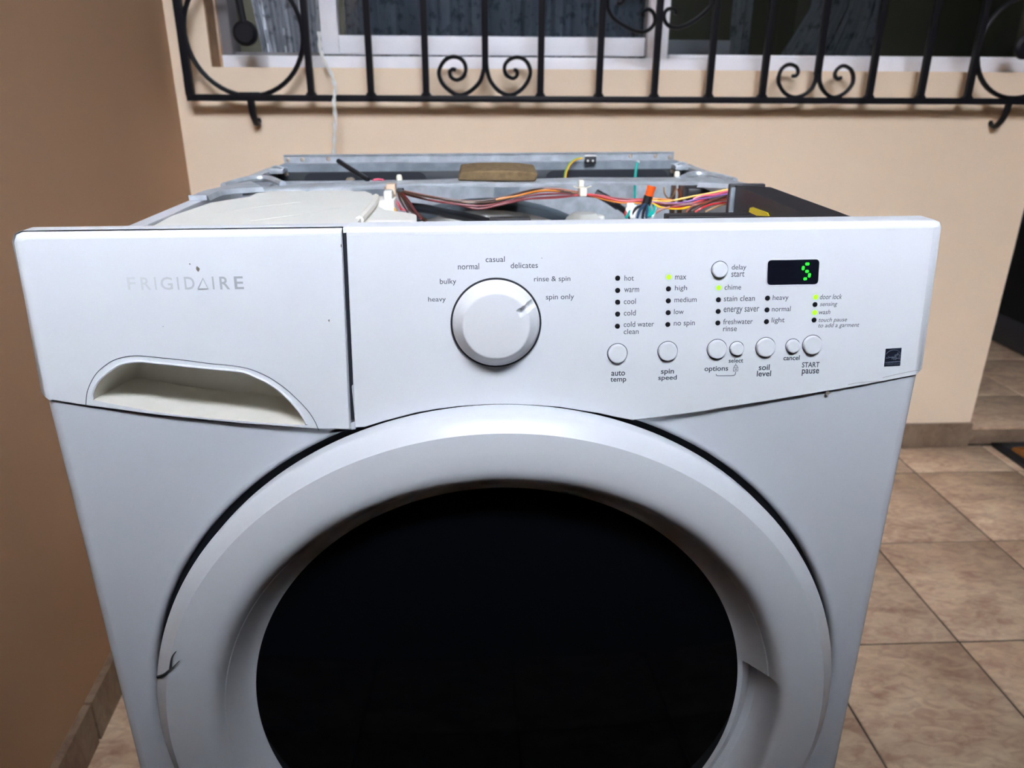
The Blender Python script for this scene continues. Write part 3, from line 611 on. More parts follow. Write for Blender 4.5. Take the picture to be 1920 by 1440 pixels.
# ---- small chips and marks
def chip(x, s, w, h, M=DIRT, off=.0001):
    pts = [(x+w*cos(a)*random.uniform(.6, 1.1), s+h*sin(a)*random.uniform(.6, 1.1)) for a in [i*2*pi/9 for i in range(9)]]
    MB().add([pan(px, ps, off) for px, ps in pts], [tuple(range(9))]).build('paint_chip', M, df if x < -.105 else cp, fix=False)
for (x, s), w, h in zip([(-0.21384, 0.09422), (-0.21918, 0.09779), (0.0388, 0.09842), (-0.1086, 0.1094), (0.23615, 0.03138), (0.26693, -0.01121), (-0.12106, 0.05458), (-0.24418, 0.05194)], (.0013, .0006, .0004, .0006, .0007, .0022, .0007, .0004), (.0022, .0006, .0004, .0014, .0008, .0022, .001, .0004)): chip(x, s, w, h, off=.00012 if w != .0007 else .0024)
crk = [[(0.12211, -0.02908), (0.1383, -0.02791), (0.15956, -0.02509), (0.18085, -0.02249)], [(0.28265, -0.00452), (0.29328, -0.003), (0.30831, -0.00201)], [(0.31017, 0.00058), (0.32492, 0.00377), (0.33848, 0.0061)]]
for q in crk: MB().tube([pan(x, s, .0) for x, s in q], .00013, n=5).build('crack', DIRT, cp)

# ---- cabinet
SHY = .0
toz = lambda q: .80+q/NN
P = [(-.3435, .016), (.3435, .016), (.3435, .802), (-.1085, .802), (-.1085, toz(dl[-1][1])-.0012)]+[(x, toz(s_)-.0012) for x, s_ in dl[-2:0:-1]]+[(-.3435, toz(dl[0][1])+.0005)]
HC = (.0035, .473); HR = .3137
NH = 128
hole_c = [(HC[0]+(HR+.006)*cos(2*pi*i/NH), HC[1]+(HR+.006)*sin(2*pi*i/NH)) for i in range(NH)]
fm = lambda x, s, off=0: (x, SHY-off, s)
b = shell(P, [.0005, .011]+[.0004]*(len(P)-3)+[.011], .014, fm, lambda x, s: (x, .03, s), [hole_c], n=7)
b.lathe([(HR+.006, SHY), (HR+.004, SHY+.0003), (HR+.002, SHY+.0014), (HR+.0006, SHY+.0034), (HR, SHY+.006), (HR, SHY+.012)], HC, NH)
fp = b.build('front_panel', ENAMEL, wm, 50)
MB().lathe([(HR-.0005, SHY+.008), (.20, SHY+.022)], HC, NH).build('door_seal', DARKGAP, wm, label='black gap and seal around the door')
ZT = .893; DEP = .725
for sx in (-1, 1):
    b = MB(); b.box(min(sx*.3430, sx*.3415), max(sx*.3430, sx*.3415), .029, DEP, .016, ZT)
    b.box(min(sx*.3424, sx*.328), max(sx*.3424, sx*.328), .04, DEP, ZT-.0012, ZT+.0002)
    b.box(min(sx*.328, sx*.3268), max(sx*.328, sx*.3268), .04, DEP, ZT-.02, ZT)
    b.build('side_panel', ENAMEL, wm)
for x in (-.28, .28):
    for y in (.07, .66): MB().lathe([(.012, 0), (.02, 0), (.022, .006), (.014, .009), (.014, .016), (0, .016)], n=20).build('foot', BLACKP, wm, mw=Matrix.Translation((x, y, .0035 if x > 0 else .0035)) @ Matrix.Rotation(pi/2, 4, 'X'))
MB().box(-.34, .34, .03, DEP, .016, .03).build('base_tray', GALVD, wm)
# rear panel with its folded top, pressed channel and screws
yr = .728
b = MB(); b.box(-.341, .341, yr-.004, yr-.002, .03, .886)
b.box(-.3146, .3146, yr-.002, yr, .86, .9125); b.box(-.3146, .3146, yr-.004, yr+.006, .9115, .9128)
b.build('rear_panel', GALV, wm)
pr = MB(); n_ = 10
ch_ = [(-.322, .874), (-.290, .872), (.290, .872), (.322, .874)]
rc = rrect([(-.327, .850), (.327, .850), (.323, .9005), (-.321, .9005)], .010)
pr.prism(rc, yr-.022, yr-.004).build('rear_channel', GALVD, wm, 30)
zr_ = 0.8883
MB().box(-.322, .322, yr-.0226, yr-.0218, .852, zr_, c=.0002).build('channel_shade', STEELD, wm)  # flat dark strip imitates shade on the lower half of the channel
for a, b_ in ((-0.2884, -0.0803), (0.0958, 0.3091)):
    MB().prism(rrect([(a, .850), (b_, .850), (b_-.01, zr_-.001), (a+.01, zr_-.001)], .012), yr-.0236, yr-.0224).build('recess_shade', DARKGAP, wm, 30)  # flat dark plates imitate the shade inside pressed recesses
scr = MB().lathe([(.0, -.0022), (.0022, -.002), (.0034, -.001), (.0034, .0)], n=14).mesh('screw', BRASS)
for x, z in [(-0.3075, 0.905), (-0.2856, 0.9057), (-0.2442, 0.9065), (0.2433, 0.9067), (0.2844, 0.9059), (0.3082, 0.904)]: put('screw', scr, wm, Matrix.Translation((x, yr-.002, z)))
for x, z in [(-0.3084, 0.8851), (0.309, 0.8844)]: put('screw', scr, wm, Matrix.Translation((x, yr-.022, z)))
for sx in (-1, 1):   # crumpled corner brackets
    b = MB(); b.box(min(sx*.306, sx*.330), max(sx*.306, sx*.330), .675, .712, ZT-.004, ZT+.003, c=.001).tube([(sx*.305, .68, ZT+.002), (sx*.316, .685, ZT+.006), (sx*.328, .70, ZT+.003)], .0025, n=6); b.build('corner_bracket', GALV, wm)
# inner back wall, embossed
b = MB(); b.box(-.33, .33, .690, .694, .60, .876)
b.build('inner_back', GALV, wm)
for x0, x1 in ((-.19, -.155), (.02, .06)):
    MB().prism(rrect([(x0, .70), (x1, .70), (x1, .872), (x0, .872)], .008), .680, .690).build('pressed_rib', GALVD, wm, 30)
# cross brace with flared ends
bz = [(-0.3068, 0.8861, 455), (-0.2628, 0.889, 520), (-0.195, 0.8913, 620), (-0.1271, 0.8926, 720), (-0.0725, 0.8937, 800), (-0.0245, 0.8951, 870), (0.0236, 0.8934, 940), (0.065, 0.8934, 1000), (0.1343, 0.8947, 1100), (0.2041, 0.894, 1200), (0.2743, 0.8933, 1300), (0.311, 0.8933, 1352)]
yf, ybk = .455, .503
sec = []
for x, z, u in bz:
    sec.append([(x, yf+.0005, z), (x, yf, z+.0030), (x, yf+.002, z+.0046), (x, yf+.007, z+.0054), (x, ybk-.008, z+.0056), (x, ybk-.002, z+.0048), (x, ybk, z+.0025), (x, ybk-.002, z+.0020), (x, yf+.006, z+.0020), (x, yf+.003, z)])
vs = [v for r_ in sec for v in r_]; n_ = len(sec[0]); fs = [(i*n_+k, i*n_+(k+1) % n_, (i+1)*n_+(k+1) % n_, (i+1)*n_+k) for i in range(len(sec)-1) for k in range(n_)]
fs += [tuple(range(n_)), tuple((len(sec)-1)*n_+k for k in range(n_))]
cbm = MB().add(vs, fs)
GU = [(-0.3193, 0.3624, 0.8995), (-0.321, 0.3829, 0.8995), (-0.3198, 0.4115, 0.8995), (-0.3118, 0.4258, 0.8995), (-0.2967, 0.4323, 0.8995), (-0.276, 0.4384, 0.8995)]
GO = [(-0.3368, 0.3637, 0.8995), (-0.3378, 0.3889, 0.8995), (-0.3366, 0.4104, 0.8995), (-0.3306, 0.4299, 0.8995), (-0.3232, 0.4554, 0.8995), (-0.3068, 0.4988, 0.8995)]
for sx in (-1, 1):       # gusset at each end running forward along the side, its edge folded down
    vs = []; fs = []
    for (x, y, z), (x2, y2, z2) in zip(GU, GO):
        x = -x*sx; x2 = max(min(-x2, .341), -.341)*sx
        vs += [(x-.002*sx, y, z-.0068), (x, y, z-.001), (x+.002*sx, y+.002, z), (x2, y2, z), (x2, y2, z-.003), (x+.002*sx, y+.004, z-.003)]
    for i in range(len(GU)-1): fs += [(i*6+k, i*6+(k+1) % 6, (i+1)*6+(k+1) % 6, (i+1)*6+k) for k in range(6)]
    fs += [tuple(range(6)), tuple((len(GU)-1)*6+k for k in range(6))]
    cbm.add(vs, fs)
    x0, x1 = sorted((-GU[0][0]*sx+.001*sx, sx*.341)); cbm.box(x0, x1, GU[0][1]-.001, GU[0][1]+.002, ZT+.0006, GU[0][2]+.0002, c=.0006)
    cbm.tube([(sx*.262, .485, .8965), (sx*.292, .53, .8985), (sx*.318, .52, .8985), (sx*.334, .47, .8965)], .0045, n=8)
cbm.build('cross_brace', GALV, wm, 40)
MB().lathe([(0, -.003), (.004, -.003), (.006, -.001), (.006, .0)], n=14).build('brace_screw', BRASS, wm, mw=Matrix.Translation((-0.1768, 0.505, 0.8986)) @ Matrix.Rotation(-pi/2, 4, 'X'))
pin = MB().lathe([(0, -.0075), (.003, -.007), (.004, -.004), (.004, 0)], n=12).mesh('plastic_pin', CLIPW)
for q in [(-0.1111, 0.5, 0.8982), (0.2633, 0.5, 0.8995)]: put('plastic_pin', pin, wm, Matrix.Translation(q) @ Matrix.Rotation(-pi/2, 4, 'X'))
# ---- detergent dispenser housing (lid seen from the front)
lid = [(-0.3368, 0.2565), (-0.3297, 0.2694), (-0.3157, 0.3588), (-0.2844, 0.4069), (-0.2841, 0.4403), (-0.2724, 0.4544), (-0.2297, 0.4562), (-0.2235, 0.4455), (-0.2172, 0.4577), (-0.1737, 0.4621), (-0.1635, 0.4434), (-0.1503, 0.4449), (-0.1393, 0.4217), (-0.1307, 0.3883), (-0.1258, 0.3529), (-0.1271, 0.2222)]
y_f = .045
lid2 = [(-.322, .20)]+list(lid)+[(lid[-1][0]+.004, y_f), (-.322, y_f)]
lid2 = [(max(x, -.3262), y) for x, y in lid2]
dsp = MB().slab(lid2[::-1], .864, .8915).build('dispenser_lid', LIDW, wm, 20, label='cream plastic detergent housing lid')
for q in [[(-0.2875, 0.2788, 0.892), (-0.2534, 0.3187, 0.892), (-0.2106, 0.358, 0.892)], [(-0.235, 0.2285, 0.892), (-0.1956, 0.2669, 0.892), (-0.1581, 0.3097, 0.892)]]:
    MB().tube([(x, y, z-.0008) for x, y, z in q], .0006, n=6).build('lid_rib', LIDW, dsp)
MB().tube([(-0.1313, 0.4028, 0.8895), (-0.1283, 0.367, 0.8895), (-0.1272, 0.2956, 0.8895), (-0.1283, 0.2374, 0.8895)], .0045, n=8).build('lid_edge', SCOOP, dsp)
low = [(-0.1277, 0.3656), (-0.1123, 0.3264), (-0.0942, 0.3118), (-0.0776, 0.2959), (-0.074, 0.285), (-0.0718, 0.2542), (-0.1327, 0.2585)]
dl2 = MB().slab(list(low)[::-1], .851, .886).build('dispenser_ledge', LIDW, wm, 30)
b = MB(); q0 = (-0.119, 0.3899, 0.888)
b.box(q0[0]-.012, q0[0]+.012, q0[1]-.01, q0[1]+.03, .864, .889, c=.003).box(q0[0]-.002, q0[0]+.009, q0[1]+.0, q0[1]+.02, .886, .8985, c=.003).build('dispenser_latch', LIDW, wm)
MB().box(-.3155, -.20, .30, .42, .80, .862, c=.004).build('dispenser_body', LIDW, wm)
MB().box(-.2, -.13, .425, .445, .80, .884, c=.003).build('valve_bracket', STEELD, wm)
# ---- tub below
b = MB().lathe([(.03, .18), (.27, .19), (.296, .205), (.303, .24), (.303, .557), (.298, .566)], (.004, .546), 72)
b.build('outer_tub', TUBW, wm, 30)
b = MB().lathe([(.295, .566), (.310, .569), (.313, .578), (.313, .61), (.30, .625), (.03, .64)], (.006, .546), 72)
b.build('tub_rear', TUBG, wm, 30)
b = MB().box(-.02, .03, .14, .19, .835, .868, c=.004); b.build('tub_bumper', BLACKP, wm)
q = (0.1421, 0.5, 0.8487)
MB().lathe([(0, -.012), (.016, -.011), (.024, -.004), (.026, .0)], n=24).build('valve_body', LIDW, wm, mw=Matrix.Translation((q[0]-.004, q[1], q[2]-.0075)) @ Matrix.Rotation(-pi/2, 4, 'X'))
MB().box(q[0]+.014, q[0]+.024, q[1]-.008, q[1]+.008, q[2]-.008, q[2]+.001, c=.003).build('valve_plug', LIDW, wm)
MB().box(*(0.0009, 0.0324), .0375, .048, .905, 0.9228, c=.001).build('panel_clip', BLACKP, wm)
MB().box(*(0.1395, 0.2091), .039, .056, .88, 0.9225, c=.001).build('board_tray', BLACKP, wm)
# ---- control board housing, black
zb1 = .9035
bx = [(0.3004, 0.373), (0.3369, 0.3503), (0.3352, 0.1503), (0.2995, 0.1544)]
f0, f1 = Vector(bx[3]), Vector(bx[2]); d0, d1_ = (f0-Vector(bx[0])).normalized(), (f1-Vector(bx[1])).normalized()
b0, b1 = f0+d0*((f0.y-.05)/-d0.y), f1+d1_*((f1.y-.05)/-d1_.y)
xi, xo = b0.x, min(b1.x, .338)
hb = MB(); px = [(bx[0][0], bx[0][1]), (min(bx[1][0], .338), bx[1][1]), (xo, .05), (xi, .05)]
hb.slab([px[3], px[2], px[1], px[0]], .80, zb1)
hs = hb.build('control_box', BLACKP, wm, 30, label='black plastic control board housing')
MB().box(px[0][0]-.006, px[1][0]+.001, px[0][1]-.004, px[0][1]+.004, .80, zb1+.0015, c=.0015).build('box_flange', BLACKP, hs)
MB().box(px[0][0]-.0055, px[0][0]+.001, px[0][1]-.008, px[0][1]-.003, .80, zb1-.002, c=.001).build('box_rib', GALVD, hs)
tg = [(0.2985, 0.3093, 0.8777), (0.2985, 0.3068, 0.8865), (0.2985, 0.2986, 0.8886), (0.2985, 0.2525, 0.8897), (0.2985, 0.247, 0.8872)]
fx = lambda y: xi+(px[0][0]-xi)*(y-.05)/(px[0][1]-.05)
tm = MB().add([(fx(y)-.0012, y, z) for x, y, z in tg]+[(fx(y)-.0001, y, z) for x, y, z in tg], [(0, 1, 2, 3, 4), (9, 8, 7, 6, 5)]+[(i, i+5, (i+1) % 5+5, (i+1) % 5) for i in range(5)])
tm.build('warning_tag', YEL, hs, label='yellow tag')
# ---- wiring
MAT = {}
def cm(n, c): MAT[n] = mat('wire_'+n, c, .4); return MAT[n]
cm('brown', (.055, .022, .012, 1)); cm('maroon', (.16, .018, .022, 1)); cm('red', (.50, .035, .04, 1)); cm('rust', (.26, .06, .025, 1)); cm('orange', (.62, .20, .02, 1)); cm('yellow', (.85, .42, .015, 1))
cm('purple', (.25, .11, .34, 1)); cm('pink', (.75, .12, .19, 1)); cm('teal', (.0, .33, .28, 1)); cm('green', (.18, .38, .10, 1)); cm('white', (.75, .74, .70, 1)); cm('black', (.010, .012, .016, 1)); cm('tan', (.38, .22, .10, 1)); cm('blue', (.02, .06, .12, 1))
def wire(pts, c, r=.0013, name='wire'): return MB().tube(pts, r, n=6, sub=5).build(name, MAT[c], wm)
HARN = [('brown', [(-0.1066, 0.44, 0.8927), (-0.078, 0.43, 0.8878), (-0.051, 0.42, 0.8843), (-0.0178, 0.42, 0.8807), (0.0156, 0.42, 0.8836), (0.0497, 0.43, 0.8904), (0.0741, 0.44, 0.8928), (0.0981, 0.44, 0.8906), (0.127, 0.44, 0.887)]), ('brown', [(-0.1054, 0.44, 0.8907), (-0.0774, 0.42, 0.8865), (-0.0511, 0.42, 0.8817), (-0.0178, 0.41, 0.8802), (0.0156, 0.42, 0.881), (0.0531, 0.43, 0.8877), (0.0844, 0.44, 0.8901), (0.127, 0.44, 0.8856)]), ('rust', [(-0.1071, 0.445, 0.8927), (-0.0713, 0.43, 0.8871), (-0.0379, 0.425, 0.8821), (-0.0044, 0.42, 0.8812), (0.0294, 0.43, 0.8853), (0.0639, 0.44, 0.8916), (0.0912, 0.44, 0.8927), (0.127, 0.44, 0.8876)]), ('maroon', [(-0.1041, 0.44, 0.8894), (-0.0709, 0.42, 0.8839), (-0.0376, 0.41, 0.8797), (-0.0013, 0.41, 0.8767), (0.029, 0.42, 0.8802), (0.0632, 0.43, 0.8863), (0.0982, 0.44, 0.8866), (0.127, 0.44, 0.885), (0.1585, 0.43, 0.8827), (0.2012, 0.42, 0.879)]), ('maroon', [(-0.041, 0.415, 0.8803), (-0.0179, 0.41, 0.875), (-0.0014, 0.41, 0.8735), (0.0253, 0.41, 0.879), (0.0558, 0.42, 0.8832), (0.0938, 0.43, 0.884), (0.1271, 0.44, 0.8836), (0.1655, 0.43, 0.8806), (0.2013, 0.42, 0.8776)]), ('orange', [(0.0155, 0.415, 0.8836), (0.0424, 0.42, 0.8872), (0.0666, 0.43, 0.8909), (0.0947, 0.44, 0.89), (0.127, 0.44, 0.8863), (0.1518, 0.43, 0.8807), (0.1741, 0.42, 0.8773), (0.2013, 0.42, 0.8763)]), ('red', [(0.0632, 0.43, 0.8823), (0.0977, 0.435, 0.8826), (0.127, 0.44, 0.885), (0.1463, 0.44, 0.8841), (0.1757, 0.43, 0.8805), (0.2011, 0.42, 0.881)]), ('red', [(0.127, 0.44, 0.8856), (0.1482, 0.43, 0.8841), (0.174, 0.42, 0.8793), (0.2011, 0.42, 0.8796)]), ('tan', [(-0.1058, 0.445, 0.8914), (-0.0714, 0.43, 0.8844), (-0.0312, 0.42, 0.8802), (0.0089, 0.42, 0.8797), (0.0463, 0.43, 0.8865), (0.0776, 0.44, 0.8915), (0.105, 0.44, 0.8899), (0.127, 0.44, 0.8863)]), ('yellow', [(0.2018, 0.42, 0.8803), (0.2118, 0.41, 0.8809), (0.2274, 0.41, 0.8798), (0.2408, 0.41, 0.8813), (0.2594, 0.41, 0.885), (0.2774, 0.41, 0.8881), (0.3073, 0.41, 0.8937)]), ('yellow', [(0.2106, 0.41, 0.8783), (0.2139, 0.4, 0.8765), (0.2221, 0.4, 0.8735), (0.2322, 0.4, 0.8724), (0.247, 0.4, 0.8722), (0.2583, 0.4, 0.8747), (0.2837, 0.41, 0.8788), (0.3083, 0.41, 0.8832)]), ('orange', [(0.2017, 0.42, 0.8816), (0.2116, 0.41, 0.8832), (0.2272, 0.41, 0.8821), (0.2395, 0.41, 0.8806)]), ('purple', [(0.2058, 0.41, 0.8797), (0.225, 0.405, 0.8782), (0.2411, 0.405, 0.8781), (0.2504, 0.4, 0.88), (0.2642, 0.4, 0.8831), (0.2849, 0.405, 0.8854), (0.3077, 0.41, 0.8891)]), ('red', [(0.2045, 0.42, 0.8796), (0.2229, 0.41, 0.8756), (0.2354, 0.4, 0.8746), (0.2488, 0.4, 0.8754), (0.2639, 0.4, 0.8799), (0.2816, 0.405, 0.8848), (0.3075, 0.41, 0.8911)]), ('pink', [(0.2602, 0.4, 0.8838), (0.2719, 0.4, 0.8876), (0.2881, 0.405, 0.888), (0.3074, 0.41, 0.8924)]), ('maroon', [(0.206, 0.42, 0.8782), (0.2204, 0.4, 0.8784), (0.2439, 0.4, 0.8775), (0.2673, 0.4, 0.8792), (0.2854, 0.405, 0.8809), (0.3081, 0.41, 0.8852)]), ('maroon', [(0.2127, 0.41, 0.877), (0.2354, 0.4, 0.8756), (0.2674, 0.4, 0.8779), (0.2888, 0.405, 0.8802), (0.3083, 0.41, 0.8838)]), ('rust', [(0.2494, 0.39, 0.8691), (0.2561, 0.39, 0.8762), (0.2652, 0.39, 0.8787), (0.2873, 0.4, 0.8809), (0.3086, 0.41, 0.8812)]), ('red', [(0.2578, 0.38, 0.8706), (0.266, 0.38, 0.8757), (0.2812, 0.39, 0.8785), (0.3056, 0.4, 0.8794)]), ('rust', [(0.2108, 0.39, 0.8683), (0.2185, 0.39, 0.8727), (0.2289, 0.39, 0.8759)]), ('tan', [(0.2703, 0.38, 0.8711), (0.2865, 0.385, 0.8766), (0.3057, 0.4, 0.8781)]), ('brown', [(0.2545, 0.385, 0.8712), (0.2712, 0.39, 0.878), (0.2904, 0.4, 0.8828), (0.3079, 0.41, 0.8871)])]
for c, q in HARN: wire(q, c, .0013 if c not in ('red', 'maroon') else .0014)
for c, q in [('brown', [(-0.1067, 0.44, 0.8907), (-0.0994, 0.42, 0.8835), (-0.0881, 0.38, 0.8765), (-0.0681, 0.33, 0.872)]), ('brown', [(-0.1054, 0.44, 0.8907), (-0.0962, 0.42, 0.8815), (-0.0818, 0.38, 0.8745), (-0.0669, 0.34, 0.8715)]), ('brown', [(-0.1081, 0.44, 0.8907), (-0.1028, 0.42, 0.8816), (-0.0911, 0.37, 0.8768), (-0.086, 0.35, 0.8719)]), ('maroon', [(-0.1041, 0.44, 0.8907), (-0.0935, 0.42, 0.8828), (-0.0842, 0.38, 0.8783), (-0.0722, 0.33, 0.8751)]), ('pink', [(-0.1161, 0.43, 0.8869), (-0.1071, 0.41, 0.8831), (-0.101, 0.39, 0.8783), (-0.0948, 0.37, 0.8787)]), ('red', [(-0.1148, 0.43, 0.8855), (-0.1059, 0.41, 0.8811), (-0.0995, 0.38, 0.8779)]), ('yellow', [(-0.1176, 0.43, 0.8829), (-0.1115, 0.4, 0.8807), (-0.1043, 0.37, 0.877)]), ('tan', [(-0.125, 0.45, 0.8949), (-0.1136, 0.44, 0.8881), (-0.1102, 0.43, 0.8842)])]: wire(q, c, .0014)
b = MB(); q0, q1 = (-0.1226, 0.435, 0.8968), (-0.1105, 0.435, 0.8875)
MB().box(q0[0], q1[0], .437, .452, q1[2], q0[2]+.004, c=.0015).build('wire_connector', mat('connector_beige', (.62, .47, .34, 1), .5), wm)
q0, q1 = (-0.1099, 0.44, 0.8947), (-0.1008, 0.44, 0.8893)
MB().box(q0[0], q1[0], .437, .45, q1[2], q0[2], c=.0015).build('harness_clip', STEELD, wm)
q = (0.1263, 0.43, 0.889)
b = MB().box(q[0]-.0045, q[0]+.0045, .425, .449, q[2]-.0045, q[2]+.006, c=.0015).box(q[0]-.003, q[0]+.003, .445, .4545, q[2]+.004, q[2]+.0135, c=.001)
b.tube([(q[0]-.011, .44, q[2]+.0065), (q[0], .438, q[2]+.004), (q[0]+.012, .44, q[2]+.0065)], .0009, n=5); b.build('cable_clip', CLIPW, wm)
# taped splice with orange cap, teal and white tails
tp = [(0.2049, 0.405, 0.8876), (0.2033, 0.405, 0.8804), (0.2011, 0.405, 0.8733)]
MB().tube(tp, .0055, n=10, sub=4).build('splice_tape', TAPE, wm)
oc = [(0.2082, 0.405, 0.8992), (0.2066, 0.405, 0.8927), (0.205, 0.405, 0.8863)]
MB().tube(oc, lambda t: .0057-.0008*t, n=12, sub=4).build('wire_cap', ORANGE, wm, label='orange wire cap')
for c, q in [('blue', [(0.2004, 0.4, 0.8779), (0.192, 0.39, 0.8724), (0.1871, 0.38, 0.865)]), ('black', [(0.1991, 0.4, 0.8773), (0.1883, 0.395, 0.8743), (0.1808, 0.385, 0.8668)]), ('black', [(0.2018, 0.4, 0.8773), (0.1967, 0.39, 0.871), (0.1937, 0.38, 0.8643)]), ('teal', [(0.2032, 0.4, 0.876), (0.2047, 0.39, 0.8716), (0.2009, 0.38, 0.8655)]), ('teal', [(0.2123, 0.405, 0.8764), (0.2099, 0.39, 0.8722), (0.2028, 0.38, 0.8661)]), ('white', [(0.2127, 0.4, 0.8732), (0.2101, 0.39, 0.8696), (0.2055, 0.38, 0.8654)]), ('white', [(0.1885, 0.4, 0.8761), (0.1815, 0.39, 0.8706), (0.1799, 0.38, 0.8644)]), ('white', [(0.1914, 0.4, 0.8728), (0.1856, 0.39, 0.8686), (0.1825, 0.38, 0.8644)]), ('blue', [(0.2038, 0.4, 0.8766), (0.2007, 0.39, 0.871), (0.1983, 0.38, 0.8649)]), ('teal', [(0.1885, 0.41, 0.8766), (0.1789, 0.39, 0.87), (0.1733, 0.38, 0.8652)]), ('red', [(0.1781, 0.4, 0.8717), (0.1743, 0.39, 0.8687), (0.1735, 0.385, 0.8669)])]: wire(q, c, .0018)
for q in [(0.1818, 0.4, 0.8768), (0.1798, 0.395, 0.8718)]: MB().box(q[0]-.0045, q[0]+.0045, q[1]-.003, q[1]+.003, q[2]-.003, q[2]+.003, c=.001).build('wire_connector', MAT['white'], wm)
MB().tube([(0.2432, 0.665, 0.9037), (0.2402, 0.66, 0.8946), (0.2374, 0.65, 0.8797), (0.2359, 0.64, 0.8648), (0.2282, 0.6, 0.8521)], .0021, n=8).build('wire', MAT['teal'], wm)
MB().tube([(0.2436, 0.665, 0.9053), (0.2433, 0.665, 0.9021)], .0026, n=8).build('wire_end', MAT['white'], wm)
for c, k in (('green', 0), ('yellow', .0016)):
    MB().tube([(x+k, y, z-k*.4) for x, y, z in [(0.1283, 0.66, 0.8795), (0.1309, 0.67, 0.8889), (0.1376, 0.68, 0.8991), (0.1486, 0.695, 0.9049), (0.1594, 0.7, 0.9072)]], .0014, n=6).build('wire', MAT[c], wm)
q = (0.174, 0.7, 0.9034)
b = MB().box(q[0]-.009, q[0]+.009, q[1]-.004, q[1]+.004, q[2]-.006, q[2]+.006, c=.001).build('terminal_block', BLACKP, wm)
MB().box(q[0]-.009, q[0]+.009, q[1]-.003, q[1]+.006, q[2]+.005, q[2]+.0075, c=.001).build('terminal_tab', MAT['white'], b)
for dx in (-.0045, .0035): MB().lathe([(0, -.001), (.0017, -.0008), (.0018, 0)], n=10).build('terminal_screw', MAT['white'], b, mw=Matrix.Translation((q[0]+dx, q[1]-.004, q[2]-.001)))
# hoses and the loose black tube
MB().tube([(-0.0995, 0.5, 0.8629), (-0.0759, 0.49, 0.8614), (-0.0468, 0.47, 0.8585), (-0.0185, 0.44, 0.8576), (0.0214, 0.4, 0.8532)], .0062, n=10).build('hose', MAT['black'], wm)
MB().tube([(-0.2066, 0.6, 0.9144), (-0.1909, 0.57, 0.9098), (-0.1723, 0.55, 0.9016), (-0.1575, 0.535, 0.8952)], .0036, n=10, smooth=True).build('tube_end', MAT['black'], wm)
MB().tube([(0.1698, 0.6, 0.8652), (0.1861, 0.59, 0.8571), (0.2007, 0.58, 0.8483)], .0062, n=10).build('hose', BLACKP, wm)
MB().tube([(0.1966, 0.58, 0.8507), (0.2067, 0.56, 0.8444), (0.2125, 0.54, 0.8384)], .0045, n=10).build('hose', MAT['black'], wm)
MB().box(*(0.3075, 0.3479), .60, .64, 0.8511, 0.8707, c=.003).build('pressure_switch', BLACKP, wm)
for u0 in [0.287, 0.2983]: MB().box(u0-.003, u0+.003, .60, .61, .82, .875, c=.001).build('wire_bracket', MAT['brown'], wm)
MB().tube([(0.259, 0.55, 0.8784), (0.2587, 0.54, 0.8708), (0.262, 0.53, 0.8662), (0.2703, 0.54, 0.8692), (0.2769, 0.55, 0.8767)], .0012, n=6).build('wire', MAT['tan'], wm)
MB().tube([(0.28, 0.55, 0.876), (0.2802, 0.54, 0.8698), (0.279, 0.53, 0.8631)], .002, n=6).build('wire', MAT['rust'], wm)
MB().tube([(-0.147, 0.51, 0.8973), (-0.1412, 0.515, 0.8978), (-0.1335, 0.51, 0.8972)], .0016, n=6).build('wire', MAT['pink'], wm)

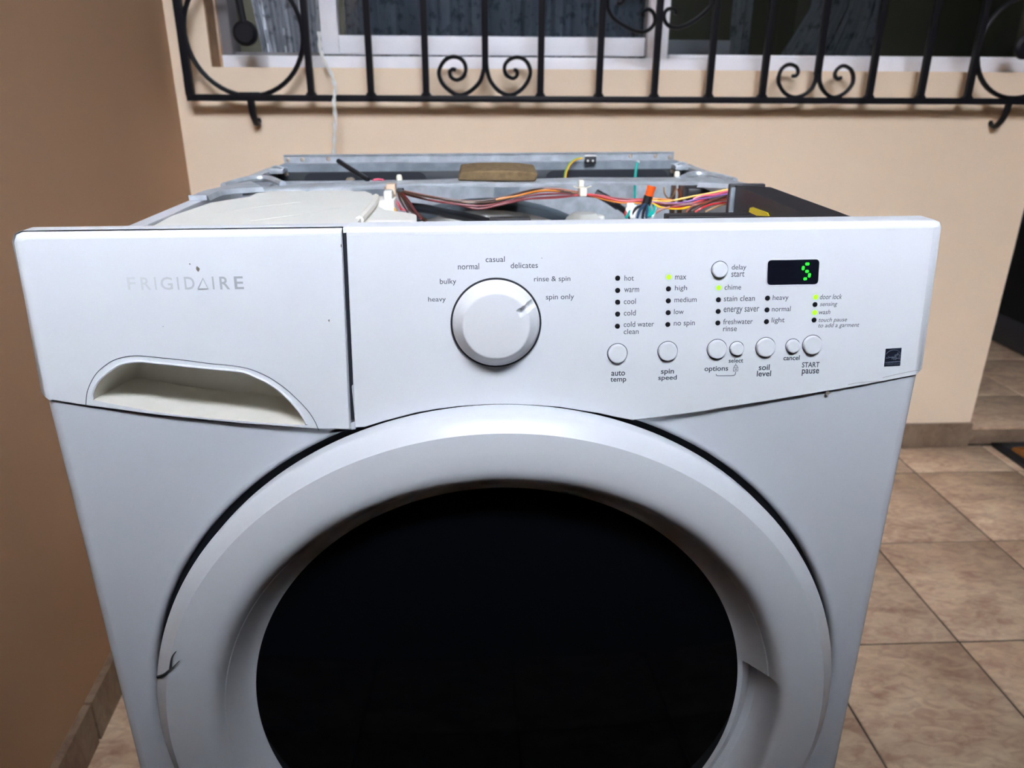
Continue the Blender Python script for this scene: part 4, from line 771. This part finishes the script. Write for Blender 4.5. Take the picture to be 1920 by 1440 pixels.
# ---- door
def pocket(i, a, r, y):
    a_ = (a+pi) % (2*pi)-pi
    if -.95 < a_ < .155 and 8 <= i <= 20:
        q = PK[i-8]; k = min(1, (.155-a_)/.02)*min(1, (a_+.95)/.25); k = max(0, min(1, k)); k = k*k*(3-2*k)
        return r+(q[0]-r)*k, y+(q[1]-y)*k
    return r, y
DP = [(.2960, .003), (.3000, -.002), (.3020, -.0190), (.3016, -.0215), (.3006, -.0232), (.2950, -.0284), (.2897, -.0333), (.2750, -.0358),
      (.2620, -.0367), (.2575, -.0363), (.2535, -.0352), (.2504, -.0335), (.2480, -.0313), (.2463, -.0289), (.2450, -.0265), (.2438, -.0242),
      (.2428, -.0236), (.2422, -.0225), (.2380, -.0155), (.2320, -.0065), (.2275, -.0008), (.2245, .0012), (.2225, .0025)]
PK = [(.2620, -.0367), (.2575, -.0363), (.2540, -.0355), (.2516, -.0343), (.2500, -.0325), (.2492, -.0295), (.2489, -.0260), (.2487, -.0210), (.2483, -.0130), (.2470, -.0030), (.2430, .0045), (.2370, .0075), (.2278, .0005)]
dr = MB().lathe(DP, (CX, CZ), 360, mod=pocket).build('door', DOORW, wm, 27)
MB().lathe([(.0001, -.004), (.05, -.0038), (.10, -.0030), (.15, -.0016), (.19, .0), (.2240, .0018)], (CX, CZ), 128).build('door_glass', GLASSK, dr, label='nearly black round door glass')
ck = [[(-0.2895, -0.0262, 0.5492), (-0.2809, -0.0325, 0.5569), (-0.2749, -0.0352, 0.5631), (-0.2693, -0.0362, 0.5683), (-0.2632, -0.0368, 0.5747)], [(-0.2724, -0.0358, 0.5663), (-0.269, -0.0362, 0.5777), (-0.2643, -0.0366, 0.5845)]]
for q in ck: MB().tube([(x, y+.0005, z) for x, y, z in q], lambda t: .0012*(1-.75*t), n=5).build('crack', CRACK, dr)

# ---- foam pad lying on the brace
fq = [(-0.0326, 0.9011), (-0.0038, 0.9005), (0.0307, 0.8998), (0.0688, 0.8991), (0.0715, 0.9098), (0.048, 0.9127), (0.0171, 0.9136), (-0.0069, 0.9132), (-0.0289, 0.9114)]
fm_ = MB(); F0 = [(x, .463, z) for x, z in fq]; n_ = len(F0)
zb_ = max(z for x, z in bz_) if False else None
lift = 0
F1 = [(x*1.0, .530, z+(.0042 if z > .905 else .001)) for x, z in fq]
fm_.add(F0+F1, [tuple(range(n_)), tuple(range(2*n_-1, n_-1, -1))]+[(i, i+n_, (i+1) % n_+n_, (i+1) % n_) for i in range(n_)])
cxf = sum(v[0] for v in F0)/n_; czf = min(v[2] for v in F0)
Mw = Matrix.Rotation(-TILT, 4, 'Y') @ Matrix.Translation((cxf, .49, czf))
fm_.v = [(v[0]-cxf, v[1]-.49, v[2]-czf) for v in fm_.v]
o = fm_.build('foam_pad', FOAM, None, 40); o.matrix_world = Mw
bv = o.modifiers.new('soft', 'BEVEL'); bv.width = .0025; bv.segments = 3; bv.limit_method = 'ANGLE'; bv.angle_limit = rad(40)
o['label'] = 'brown foam pad lying on the steel cross brace of the open washing machine'; o['category'] = 'foam pad'
